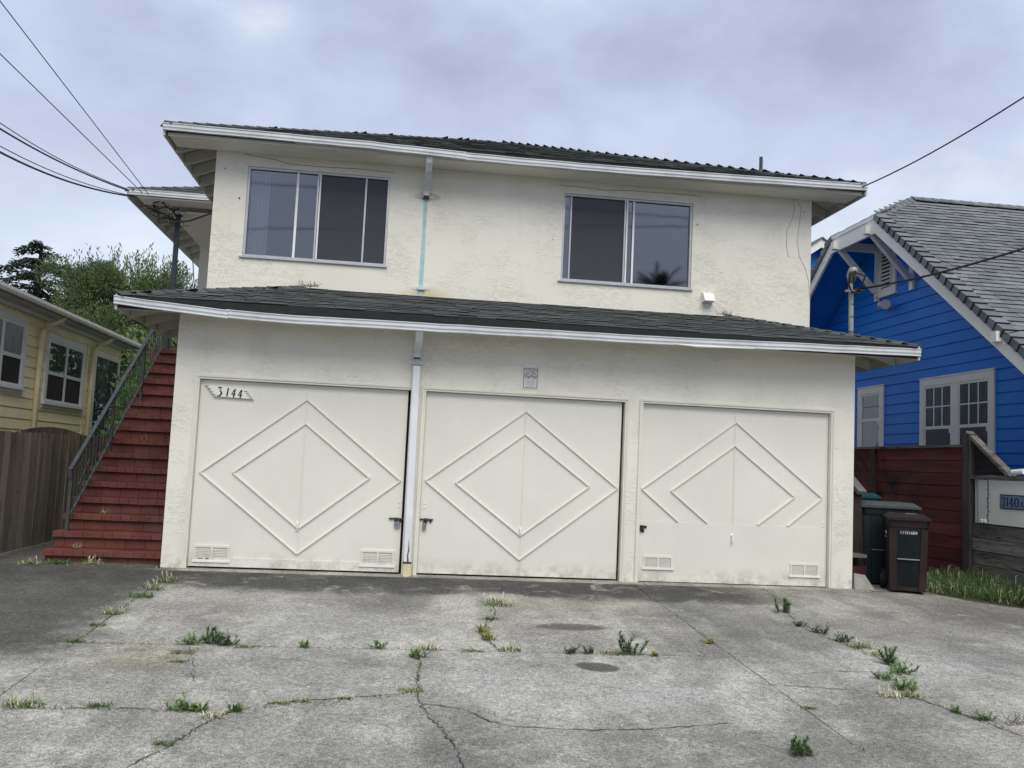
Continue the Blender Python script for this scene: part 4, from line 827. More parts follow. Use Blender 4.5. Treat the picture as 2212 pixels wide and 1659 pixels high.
# ------------------------------------------------------------------ left fence and gate
F = thing('plank_fence', (-1.9, 1.5, 0), 'weathered grey vertical board fence left of the brick stairs', 'fence')
y = -.35; PM = []
for wd in (.135, .142, .15):
    mbp = MB(); mbp.box((0, 0, 0), (.018, wd, 1.405)); 
    me = bpy.data.meshes.new('plank_mesh'); me.from_pydata(mbp.v, [], mbp.f); me.materials.append(G['grey_plank']); PM.append((wd, me))
while y < 6.5:
    wd, me = rnd.choice(PM); inst('board', me, Matrix.Translation((-1.905 + rnd.uniform(-.004, .004), y, .015 + rnd.uniform(-.008, .008) + .008 * y)) @ Matrix.Rotation(rnd.uniform(-.006, .006), 4, 'X'), F); y += wd + .005
for z in (.35, 1.15):
    mb = MB(); mb.box((-1.99, -.35, z), (-1.91, 6.6, z + .09)); mb.build('rail', F, 'grey_plank')
mb = MB(); mb.box((-1.93, -.35, -.01), (-1.875, 6.5, .03)); mb.build('kick_curb', F, 'rock')
Gt = thing('arched_gate', (-2.8, 4.5, 0), 'grey board gate with an arched top behind the plank fence', 'gate')
y = 2.35
while y < 6.9:
    def at(y): return 1.36 + .20 * max(0, 1 - ((y - 4.5) / 1.95) ** 2) 
    mb = MB(); mb.prism([(y, .02), (y + .27, .02), (y + .27, at(y + .27)), (y + .135, at(y + .135)), (y, at(y))], 'x', -2.82, -2.80); mb.build('board', Gt, 'grey_plank'); y += .277
mb = MB(); mb.box((-2.88, 2.35, 1.1), (-2.82, 6.9, 1.18)); mb.build('rail', Gt, 'grey_plank')

# ------------------------------------------------------------------ yellow house
Yh = thing('yellow_house', (-5.5, 6, 0), 'pale yellow lap-sided house with white windows at the left', 'house')
YX = -3.6; Y1 = 10.38
mb = MB(); mb.box((-8.5, -1, 0), (YX - .02, Y1 - .02, 3.5)); mb.build('wall', Yh, 'yellow_siding')
z = .12; k = 0
while z < 3.28:
    mb = MB(); h = .174; mb.add([(YX - .02, -.95, z), (YX - .02, Y1 - .05, z), (YX, Y1 - .05, z + .004), (YX, -.95, z + .004), (YX - .012, -.95, z + h - .012), (YX - .012, Y1 - .05, z + h - .012), (YX - .02, -.95, z + h - .002), (YX - .02, Y1 - .05, z + h - .002)], [(0, 3, 2, 1), (3, 4, 5, 2), (4, 6, 7, 5)]); mb.build('siding_board', Yh, 'yellow_siding', recalc=False); z += h
mb = MB(); mb.box((YX - .02, -1, 3.27), (YX + .006, Y1 - .05, 3.46)); mb.build('frieze_board', Yh, 'yellow_siding')
mb = MB(); mb.box((YX - .03, Y1 - .05, 0), (YX + .012, Y1, 3.46)); mb.build('corner_board', Yh, 'yellow_pipe'); mb = MB(); mb.box((YX - .0, 8.18, .1), (YX + .014, 8.27, 3.27)); mb.build('corner_board', Yh, 'yellow_pipe')
mb = MB(); mb.box((YX - .02, -1, 3.455), (YX + .36, Y1 + .05, 3.475)); mb.build('soffit', Yh, 'light_grey_paint')
mb = MB(); mb.box((YX + .05, -1, 3.40), (YX + .10, Y1 - .1, 3.454)); mb.build('soffit_moulding', Yh, 'bright_white')
mb = MB(); mb.box((YX + .34, -1, 3.46), (YX + .36, Y1 + .05, 3.56)); mb.build('fascia', Yh, 'bright_white')
mb = MB(); g2 = [(YX + .36, 3.48), (YX + .42, 3.48), (YX + .44, 3.52), (YX + .44, 3.565), (YX + .36, 3.565)]
mb.prism(g2, 'y', -1, Y1 + .12); mb.build('gutter', Yh, 'white_trim')
mb = MB(); mb.prism([(YX + .43, 3.57), (-6.2, 3.95), (-9.0, 3.57), (-9, 3.5), (YX + .43, 3.50)], 'y', -1.2, Y1 + .1); mb.build('roof', Yh, 'light_grey_paint')
mb = MB(); mb.tube([(-5.2, 8.0, 3.7), (-5.2, 8.0, 4.25)], .05, 10); mb.build('vent_pipe', Yh, 'steel')
for y in (5.68, 8.42):
    mb = MB(); mb.tube([(YX + .36, y + .12, 3.47), (YX + .34, y + .10, 3.41), (YX + .24, y + .07, 3.35), (YX + .10, y + .02, 3.30), (YX + .06, y, 3.22), (YX + .055, y, 3.0), (YX + .055, y, .1)], .045, 10); mb.build('downspout', Yh, 'yellow_pipe', smooth=True)
def dh_window(y0, y1, z0, z1, nsash, lab):
    mb = MB(); t = .1
    mb.box((YX - .01, y0, z1 - t), (YX + .03, y1, z1)); mb.box((YX - .01, y0, z0 + .04), (YX + .03, y0 + t, z1 - t)); mb.box((YX - .01, y1 - t, z0 + .04), (YX + .03, y1, z1 - t))
    w_ = mb.build('window', Yh, 'bright_white', label=lab)
    mb = MB(); mb.box((YX - .01, y0 - .04, z0 - .01), (YX + .06, y1 + .04, z0 + .04)); mb.box((YX - .01, y0 - .01, z0 - .07), (YX + .02, y1 + .01, z0 - .01)); mb.build('sill', w_, 'bright_white')
    sw = (y1 - y0 - 2 * t) / nsash
    for i in range(nsash):
        a = y0 + t + i * sw; b2 = a + sw; zm = z0 + .04 + (z1 - t - z0 - .04) * .47; f = .045
        mb = MB(); mb.box((YX, a + .001, z0 + .041), (YX + .02, a + f, z1 - t)); mb.box((YX, b2 - f, z0 + .041), (YX + .02, b2 - .001, z1 - t)); mb.box((YX, a + f, zm - .03), (YX + .024, b2 - f, zm + .03)); mb.box((YX, a + f, z1 - t - f), (YX + .018, b2 - f, z1 - t)); mb.box((YX, a + f, z0 + .04), (YX + .018, b2 - f, z0 + .04 + f)); mb.build('sash', w_, 'bright_white')
        mb = MB(); mb.add([(YX + .009, a + f, zm + .03), (YX + .009, b2 - f, zm + .03), (YX + .009, b2 - f, z1 - t - f), (YX + .009, a + f, z1 - t - f)], [(0, 1, 2, 3)]); mb.build('pane', w_, 'clear_glass')
        mb = MB(); mb.add([(YX + .004, a + f, zm + .03), (YX + .004, b2 - f, zm + .03), (YX + .004, b2 - f, z1 - t - f), (YX + .004, a + f, z1 - t - f)], [(0, 1, 2, 3)]); mb.build('curtain', w_, 'lace')
        mb = MB(); mb.add([(YX + .009, a + f, z0 + .04 + f), (YX + .009, b2 - f, z0 + .04 + f), (YX + .009, b2 - f, zm - .03), (YX + .009, a + f, zm - .03)], [(0, 1, 2, 3)]); mb.build('screen_pane', w_, 'screen')
dh_window(3.35, 5.15, 2.15, 3.31, 2, 'white double-hung window nearest the camera'); dh_window(6.07, 8.08, 1.99, 3.22, 2, 'white double-hung window between the downspouts')
mb = MB(); t = .08; y0, y1, z0, z1 = 8.66, 10.30, .5, 3.19
mb.box((YX - .01, y0, z1 - t), (YX + .03, y1, z1)); mb.box((YX - .01, y0, z0), (YX + .03, y0 + t, z1 - t)); mb.box((YX - .01, y1 - t, z0), (YX + .03, y1, z1 - t)); w_ = mb.build('window', Yh, 'white_trim', label='tall sunroom window with vertical blinds')
mb = MB(); mb.add([(YX + .012, y0 + t, z0), (YX + .012, y1 - t, z0), (YX + .012, y1 - t, z1 - t), (YX + .012, y0 + t, z1 - t)], [(0, 1, 2, 3)]); mb.build('pane', w_, 'clear_glass')
mb = MB()
for i in range(22):
    y = y0 + t + i * .04; mb.box((YX + .002, y, z0), (YX + .006, y + .033, z1 - t))
mb.build('vertical_blind', w_, 'blind')
mb = MB(); mb.box((YX - .001, y0 + t + .9, z0), (YX + .002, y1 - t, z1 - t)); mb.build('curtain', w_, 'lace')

# ------------------------------------------------------------------ blue house
B = thing('blue_house', (14, 4.7, 0), 'bright blue sided bungalow with clipped gable and grey shingle roof', 'house')
BX, OX = 11.3, 10.5; YC = 4.72; SB = .735; zc, hc = 5.86, .80
def roofz(y): return min(zc, zc + SB * (hc - abs(y - YC)))
outline = [(-3.2, 0), (12.6, 0), (12.6, roofz(12.6) - .12), (YC + hc, zc - .12), (YC - hc, zc - .12), (-3.2, roofz(-3.2) - .12)]
outline = [(YC - 5.9, 0), (YC + 5.9, 0), (YC + 5.9, roofz(YC + 5.9) - .1), (YC + hc, zc - .1), (YC - hc, zc - .1), (YC - 5.9, roofz(YC - 5.9) - .1)]
mb = MB(); mb.prism(outline, 'x', BX + .02, BX + .2, 'blue_paint'); mb.box((BX + .2, YC - 5.8, 0), (20, YC + 5.8, 1.9), 'blue_paint'); mb.build('wall', B)
z = .2; h = .178
while z < 5.8:
    P = outline
    for c in ((0, 1, z + h - .007), (0, -1, -z - .003)): P = clip(P, *c)
    if len(P) > 2:
        zz = [q[1] for q in P]; cy = sum(q[0] for q in P) / len(P)
        mb = MB(); Q = [(q[0], q[1] + (.006 if q[1] < z + h / 2 else -.006)) for q in P]
        n = len(P); ar = sum(P[i][0] * P[(i + 1) % n][1] - P[(i + 1) % n][0] * P[i][1] for i in range(n))
        if ar < 0: P, Q = P[::-1], Q[::-1]
        vs = [(BX + .02, a, c) for a, c in P] + [(BX, a, c) for a, c in Q]
        mb.add(vs, [tuple(range(n, 2 * n))[::-1]] + [(i, (i + 1) % n, n + (i + 1) % n, n + i)[::-1] for i in range(n)]); mb.build('siding_board', B, 'blue_paint', recalc=True)
    z += h
def bwin(y0, y1, z0, z1, nun, cols, lab, trim=.12):
    mb = MB(); x = BX
    mb.box((x - .028, y0, z1 - trim), (x + .005, y1, z1)); mb.box((x - .028, y0, z0), (x + .005, y0 + trim, z1 - trim)); mb.box((x - .028, y1 - trim, z0), (x + .005, y1, z1 - trim)); mb.box((x - .04, y0 - .015, z1 + .0005), (x + .005, y1 + .015, z1 + .02))
    w_ = mb.build('window', B, 'white_trim', label=lab); gapm = .16
    uw = (y1 - y0 - 2 * trim - (nun - 1) * gapm) / nun
    for i in range(nun):
        a = y0 + trim + i * (uw + gapm); b2 = a + uw
        if i < nun - 1: mb = MB(); mb.box((x - .026, b2, z0), (x + .004, b2 + gapm, z1 - trim)); mb.build('mullion', w_, 'white_trim')
        zm = z1 - trim - (z1 - z0) * .42; f = .04
        mb = MB(); mb.box((x - .018, a, z1 - trim - f), (x, b2, z1 - trim - .001)); mb.box((x - .018, a + .001, z0), (x, a + f, z1 - trim - f)); mb.box((x - .018, b2 - f, z0), (x, b2 - .001, z1 - trim - f)); mb.box((x - .02, a + f, zm - .03), (x, b2 - f, zm + .02))
        mb.box((x - .024, a + .03, zm - .10), (x - .012, a + .07, zm - .03)); mb.build('sash', w_, 'white_trim')
        za, zb_ = zm + .02, z1 - trim - f; ya, yb = a + f, b2 - f
        cw_ = (yb - ya) / cols; ch = (zb_ - za) / 2
        for c in range(cols):
            for r in range(2):
                mb = MB(); mb.add([(x - .006, ya + c * cw_ + .012 * (c > 0), za + r * ch + .012 * (r > 0)), (x - .006, ya + (c + 1) * cw_ - .0, za + r * ch + .012 * (r > 0)), (x - .006, ya + (c + 1) * cw_, za + (r + 1) * ch), (x - .006, ya + c * cw_ + .012 * (c > 0), za + (r + 1) * ch)], [(3, 2, 1, 0)]); mb.build('pane', w_, 'clear_glass')
        mb = MB()
        if cols > 1:
            for c in range(1, cols): mb.box((x - .014, ya + c * cw_ - .010, za), (x - .004, ya + c * cw_ + .012, zb_))
            mb.box((x - .0135, ya, za + ch - .008), (x - .0045, yb, za + ch + .012)); mb.build('muntin', w_, 'bright_white')
        mb = MB(); mb.add([(x - .006, ya, z0), (x - .006, yb, z0), (x - .006, yb, zm - .03), (x - .006, ya, zm - .03)], [(3, 2, 1, 0)]); mb.build('pane', w_, 'clear_glass')
        mb = MB(); nn = 10; vs = []
        for q in range(nn + 1):
            yy = ya + (yb - ya) * q / nn; vs += [(x - .003 + .0015 * math.sin(q * 2.1), yy, z0), (x - .003 + .0015 * math.sin(q * 2.1), yy, zb_)]
        mb.add(vs, [(2 * q, 2 * q + 1, 2 * q + 3, 2 * q + 2) for q in range(nn)]); mb.build('curtain', w_, 'curtain_grey')
mat('curtain_grey', (.13, .145, .145), .8, .5, 5, .3, 20, streak=(1, 5, .15))
bwin(1.89, 3.85, 1.4, 3.055, 2, 3, 'wide pair of divided windows with white surround'); bwin(5.04, 5.97, 1.9, 3.06, 1, 1, 'narrow single window with white surround')
# louvred attic vent
mb = MB(); mb.prism([(4.66, 4.74), (5.26, 4.74), (5.26, 5.60), (4.96, 5.72), (4.66, 5.60)], 'x', BX - .03, BX + .005); v_ = mb.build('attic_vent', B, 'white_trim')
mb = MB(); mb.box((BX - .032, 4.80, 4.86), (BX - .029, 5.12, 5.52)); mb.build('vent_recess', v_, 'dark_slot')
mb = MB(); mb.box((BX - .05, 4.62, 4.70), (BX, 5.30, 4.739)); mb.build('sill', v_, 'white_trim')
for k in range(9):
    z = 4.88 + k * .072; mb = MB(); mb.add([(BX - .055, 4.80, z), (BX - .055, 5.12, z), (BX - .03, 5.12, z + .045), (BX - .03, 4.80, z + .045), (BX - .052, 4.80, z - .008), (BX - .052, 5.12, z - .008)], [(3, 2, 1, 0), (0, 1, 5, 4)]); mb.build('slat', v_, 'white_trim')
mb = MB(); mb.box((BX - .056, 4.78, 4.84), (BX - .03, 4.80, 5.54)); mb.box((BX - .056, 5.12, 4.84), (BX - .03, 5.14, 5.54)); mb.box((BX - .056, 4.80, 5.52), (BX - .03, 5.12, 5.54)); mb.build('vent_frame', v_, 'white_trim')
# roof planes
XR = 21; YE = YC - 6.3; RSX = 11.6; zr = zc + SB * hc
mb = MB(); top = lambda y: roofz(y)
A = (OX, YC - hc, zc); A2 = (OX, YC + hc, zc); Rg = (RSX, YC, zr); Rg2 = (XR, YC, zr); E1 = (OX, YE, roofz(YE)); E2 = (XR, YE, roofz(YE)); F1 = (OX, YC + 6.3, roofz(YE)); F2 = (XR, YC + 6.3, roofz(YE))
th = .05; vs = [A, A2, Rg, Rg2, E1, E2, F1, F2]; vs += [(a, b_, c - th) for a, b_, c in vs]
fs = [(4, 5, 3, 2, 0), (0, 2, 1), (1, 2, 3, 7, 6)]
mb.add(vs, fs, 'grey_shingle'); mb.add(vs, [tuple(i + 8 for i in f[::-1]) for f in fs], 'blue_paint'); mb.add(vs, [(0, 8, 12, 4), (1, 9, 8, 0), (6, 14, 9, 1), (4, 12, 13, 5)], 'blue_paint')
BR = mb.build('roof', B, recalc=True)
gm = [tab_mesh(x, .2, .017, 'shingle_mesh', 'grey_shingle', .012) for x in (.16, .23, .30)]; nB = math.sqrt(1 + SB * SB)
rows = int(6.3 * nB / .14)
tb = roof_tabs((OX, YE, roofz(YE)), (1, 0, 0), (0, 1, SB), 0, rows, .14, lambda j: (0.02 if (YE + j * .14 / nB) < YC - hc else (YE + j * .14 / nB - (YC - hc)) / hc * (RSX - OX)), lambda j: 7.2, [.16, .23, .30])
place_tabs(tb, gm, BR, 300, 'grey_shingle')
# hip end
hs = Vector((RSX - OX, 0, zr - zc)); nh = int(hs.length / .14)
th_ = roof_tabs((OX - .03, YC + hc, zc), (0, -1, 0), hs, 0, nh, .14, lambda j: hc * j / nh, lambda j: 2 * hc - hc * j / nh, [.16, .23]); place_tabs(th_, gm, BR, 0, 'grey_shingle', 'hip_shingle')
gcap = cap_mesh(.13, .085, .26, .018, 'grey_shingle'); caps((OX, YC - hc, zc + .03), (RSX, YC, zr + .04), cap_mesh(.11, .085, .21, .016, 'grey_shingle'), .18, BR); caps((RSX, YC, zr + .045), (16.5, YC, zr + .045), gcap, .19, BR)
# rake tiles folded over the gable edge
rk = bpy.data.meshes.new('rake_mesh'); v = []; 
for y, e in ((0, .03), (.24, 0)):
    v += [(-.045 - e, y, -.085), (-.045 - e, y, .014 + e), (.15, y, .014 + e), (.15, y, -.004), (-.030, y, -.004), (-.030, y, -.085)]
rk.from_pydata(v, [], [(i, (i + 1) % 6, (i + 1) % 6 + 6, i + 6) for i in range(6)] + [(0, 5, 4, 1), (1, 4, 3, 2), (6, 7, 10, 11), (7, 8, 9, 10)]); rk.materials.append(G['grey_shingle']); rk.materials.append(G['edge_shade_black'])
for q in (6, 7): rk.polygons[q].material_index = 1
def rakes(y0, z0, y1, z1):
    a, b2 = Vector((OX, y0, z0)), Vector((OX, y1, z1)); d = (b2 - a); L = d.length; d.normalize(); u = Vector((1, 0, 0)); n = u.cross(d).normalized()
    if n.z < 0: n = -n
    for i in range(int(L / .2)):
        o = a + d * i * .2 + n * .02; inst('rake_tile', rk, Matrix(((u.x, d.x, n.x, o.x), (u.y, d.y, n.y, o.y), (u.z, d.z, n.z, o.z), (0, 0, 0, 1))), BR)
rakes(YE, roofz(YE), YC - hc, zc); rakes(YC + 6.3, roofz(YE), YC + hc, zc)
# barge boards
def barge(pts, w_=.27, x0=OX - .03, x1=OX + .015):
    for (ya, za), (yb, zb_) in zip(pts, pts[1:]):
        mb = MB(); mb.prism([(ya, za), (yb, zb_), (yb, zb_ - w_), (ya, za - w_)], 'x', x0, x1); mb.build('barge_board', B, 'white_trim')
barge([(YE, roofz(YE) - .035), (YC - hc + .0, zc - .035)]); barge([(YC - hc + .001, zc - .035), (YC + hc - .001, zc - .035)]); barge([(YC + hc, zc - .035), (YC + 6.3, roofz(YE) - .035)])
mb = MB(); mb.box((OX - .045, YC - hc, zc - .05), (OX - .03, YC + hc, zc + .02)); mb.build('eave_trim', B, 'white_trim')
def bracket(y, z):
    mb = MB(); mb.box((OX - .12, y - .065, z - .08), (BX, y + .065, z + .06)); mb.bar((OX + .02, y, z - .06), (BX - .06, y, z - .82), .09, .09, (1, 0, .3)); mb.box((BX - .05, y - .06, z - 1.0), (BX - .001, y + .06, z - .07)); mb.build('knee_bracket', B, 'white_trim')
bracket(5.3, 5.66); bracket(4.12, 5.66); bracket(.62, 3.33)
mb = MB(); mb.tube([(BX, 4.78, 4.47), (BX - .08, 4.77, 4.48), (BX - .12, 4.76, 4.50)], [.03, .03, .03], 10); mb.tube([(BX - .08, 4.82, 4.50), (BX - .14, 4.98, 4.53)], [.045, .07], 14); mb.tube([(BX - .10, 4.76, 4.49), (BX - .22, 4.64, 4.48)], [.05, .09], 14); mb.build('floodlight', B, 'light_grey_paint')
# second gable behind
R2 = thing('rear_blue_gable', (13.4, 12, 0), 'small blue gable with white barge boards behind the blue bungalow', 'house')
mb = MB(); mb.prism([(11.9, 0), (14.8, 0), (14.8, 6.45), (13.35, 7.5), (11.9, 6.45)], 'y', 12.3, 16, 'blue_paint'); mb.build('wall', R2)
for s in (-1, 1):
    mb = MB(); a = (13.35, 7.62); b2 = (13.35 + s * 1.9, 7.62 - 1.37); P = [a, b2, (b2[0], b2[1] - .22), (a[0], a[1] - .24)]; mb.prism(P if s > 0 else P[::-1], 'y', 11.95, 12.0); mb.build('barge_board', R2, 'bright_white')
    mb = MB(); P = [(a[0], a[1] + .04), (b2[0], b2[1] + .04), (b2[0], b2[1]), a]; mb.prism(P if s > 0 else P[::-1], 'y', 11.9, 16.2); mb.build('roof', R2, 'grey_shingle')
for k in range(7):
    mb = MB(); mb.box((13.02, 12.26, 6.35 + k * .08), (13.3, 12.3, 6.39 + k * .08)); mb.build('vent_slat', R2, 'plaque_blue')

# ------------------------------------------------------------------ right fence
FX = 10.1
RF = thing('red_board_fence', (FX, 2, 0), 'dark red horizontal board fence behind the wheeled bins', 'fence')
z = .1; hgt = .172
for k in range(10):
    for (a, b2) in ((.80, 3.10), (3.14, 7.0)):
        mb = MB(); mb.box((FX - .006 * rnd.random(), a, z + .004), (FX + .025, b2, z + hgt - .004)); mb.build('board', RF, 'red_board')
    z += hgt
mb = MB(); mb.box((FX - .05, .78, 1.825), (FX + .09, 7, 1.86)); mb.build('cap_rail', RF, 'grey_board')
mb = MB(); mb.box((FX + .027, .8, .1), (FX + .04, 7, 1.82)); mb.build('backing', RF, 'dark_slot')
for y in (3.08, 5.4): mb = MB(); mb.box((FX - .07, y, 0), (FX - .001, y + .09, 1.82)); mb.build('post', RF, 'brown_paint')
WF = thing('retaining_fence', (FX, -.5, 0), 'weathered grey board fence with a diagonal brace at the right edge', 'fence')
mb = MB(); mb.box((FX - .06, .62, 0), (FX + .06, .76, 2.0)); mb.build('post', WF, 'dark_post')
mb = MB(); mb.bar((FX, .72, 2.02), (FX, -.16, 1.45), .10, .045, (0, .5, 1)); mb.build('diagonal_brace', WF, 'grey_board')
mb = MB(); mb.box((FX - .05, -3.0, 1.405), (FX + .05, .62, 1.455)); mb.build('top_rail', WF, 'grey_board')
mb = MB(); mb.prism([(.61, 1.46), (.61, 1.9), (-.1, 1.46)], 'x', FX + .012, FX + .03); mb.build('brace_infill', WF, 'infill_dark')
z = .83
for k, hh in enumerate((.185, .165, .175, .18, .2)):
    mb = MB(); z2 = z - hh; mb.box((FX - .012 * (k % 2) - .01, -3.0, z2 + .004), (FX + .03, .60, z - .004)); mb.build('board', WF, 'grey_board'); z = z2
mb = MB(); mb.box((FX + .045, -3, 0), (FX + .06, .6, 1.4)); mb.build('backing', WF, 'dark_slot')
SB1 = thing('address_panel', (FX, -.4, 1.1), 'white panel with the blue 3140A plaque on the grey board fence', 'sign')
mb = MB(); mb.box((FX - .02, -3, .84), (FX + .04, .48, 1.40), 'trim_paint'); mb.build('panel', SB1)
mb = MB(); mb.box((FX - .025, -3, 1.375), (FX - .02, .44, 1.395)); mb.build('top_batten', SB1, 'bright_white')
mb = MB(); mb.box((FX - .015, .485, .84), (FX + .04, .52, 1.40)); mb.box((FX - .02, .53, .84), (FX + .04, .55, 1.40)); mb.build('side_strip', SB1, 'light_grey_paint')
mb = MB(); mb.box((FX - .03, -.47, 1.045), (FX - .02, .035, 1.225), 'plaque_dark'); mb.box((FX - .033, -.46, 1.058), (FX - .03, .022, 1.212), 'plaque_blue'); pq = mb.build('plaque', SB1)
XX, ZZ = (0, -1, 0), (0, 0, 1)
def serif(mb, ch, cx, cz, h, wd):
    T = {'3': [([(-.38, .34), (-.2, .48), (.1, .5), (.3, .3), (.1, .06), (-.1, .03)], [.16, .08, .08, .17, .08, .05]), ([(-.05, .04), (.25, -.05), (.36, -.25), (.15, -.47), (-.2, -.48), (-.4, -.32)], [.05, .1, .2, .1, .07, .16])],
         '1': [([(0, .5), (0, -.5)], [.2, .2]), ([(-.25, .36), (0, .47)], [.05, .08]), ([(-.25, -.48), (.25, -.48)], [.05, .05])],
         '4': [([(.12, .5), (.12, -.5)], [.18, .18]), ([(.1, .5), (-.42, -.2)], [.06, .06]), ([(-.42, -.2), (.42, -.2)], [.07, .07]), ([(-.1, -.48), (.34, -.48)], [.05, .05])],
         '0': [([(0, .5), (-.3, .3), (-.36, 0), (-.3, -.3), (0, -.5), (.3, -.3), (.36, 0), (.3, .3), (0, .5)], [.06, .15, .2, .15, .06, .15, .2, .15, .06])],
         'A': [([(0, .5), (-.38, -.5)], [.07, .07]), ([(0, .5), (.36, -.5)], [.16, .16]), ([(-.25, -.15), (.25, -.15)], [.06, .06])]}[ch]
    for P, ws in T: stroke(mb, [(p[0] * wd, p[1] * h) for p in P], [q * wd for q in ws], (FX - .033, cx, cz), (XX, ZZ), .003, 'plaque_dark')
for ch, yy, h, wd in (('3', -.04, .115, .085), ('1', -.115, .115, .07), ('4', -.19, .115, .09), ('0', -.285, .115, .09), ('A', -.38, .065, .06)):
    mb = MB(); serif(mb, ch, yy, 1.135 if ch != 'A' else 1.115, h, wd); mb.build('numeral', pq)
LS = thing('string_lights', (FX - .03, .28, 1.4), 'thin dark string of lights hanging down the white panel', 'string lights')
mb = MB(); mb.tube([(FX - .03, .27 + .006 * math.sin(k * 1.3), 1.40 - k * .045) for k in range(13)], .004, 6); mb.build('wire', LS, 'cable')
for k in range(9): mb = MB(); z = 1.33 - k * .055; s = 1 if k % 2 else -1; mb.tube([(FX - .033, .27, z), (FX - .035, .27 + s * .028, z - .006)], .004, 6); mb.build('bulb', LS, 'cable')
mb = MB()
for yy in (.36, .30): mb.tube([(FX - .05, yy, .875), (FX - .06, yy - .03, .87)], [.022, .018], 10)
mb.build('spotlight', LS, 'bright_white')
SC = thing('security_camera', (FX, -.3, 1.47), 'small white security camera on the fence rail', 'camera')
mb = MB(); mb.tube([(FX - .02, -.18, 1.455), (FX - .02, -.18, 1.50)], .04, 12); mb.build('base', SC, 'light_grey_paint'); mb = MB(); mb.tube([(FX - .05, -.24, 1.50), (FX - .03, -.42, 1.515)], .035, 14); mb.build('housing', SC, 'bright_white'); mb = MB(); mb.tube([(FX - .054, -.225, 1.498), (FX - .05, -.24, 1.50)], .028, 14); mb.build('lens', SC, 'ink')
UB = thing('utility_box', (BX - .1, .6, 1.7), 'pale grey box on the blue wall above the fence', 'box')
mb = MB(); mb.box((BX - .14, .1, 1.55), (BX - .001, 1.0, 1.86)); mb.build('case', UB, 'light_grey_paint'); mb = MB(); mb.box((BX - .15, .08, 1.86), (BX - .001, 1.02, 1.88)); mb.build('lid', UB, 'gutter_white')

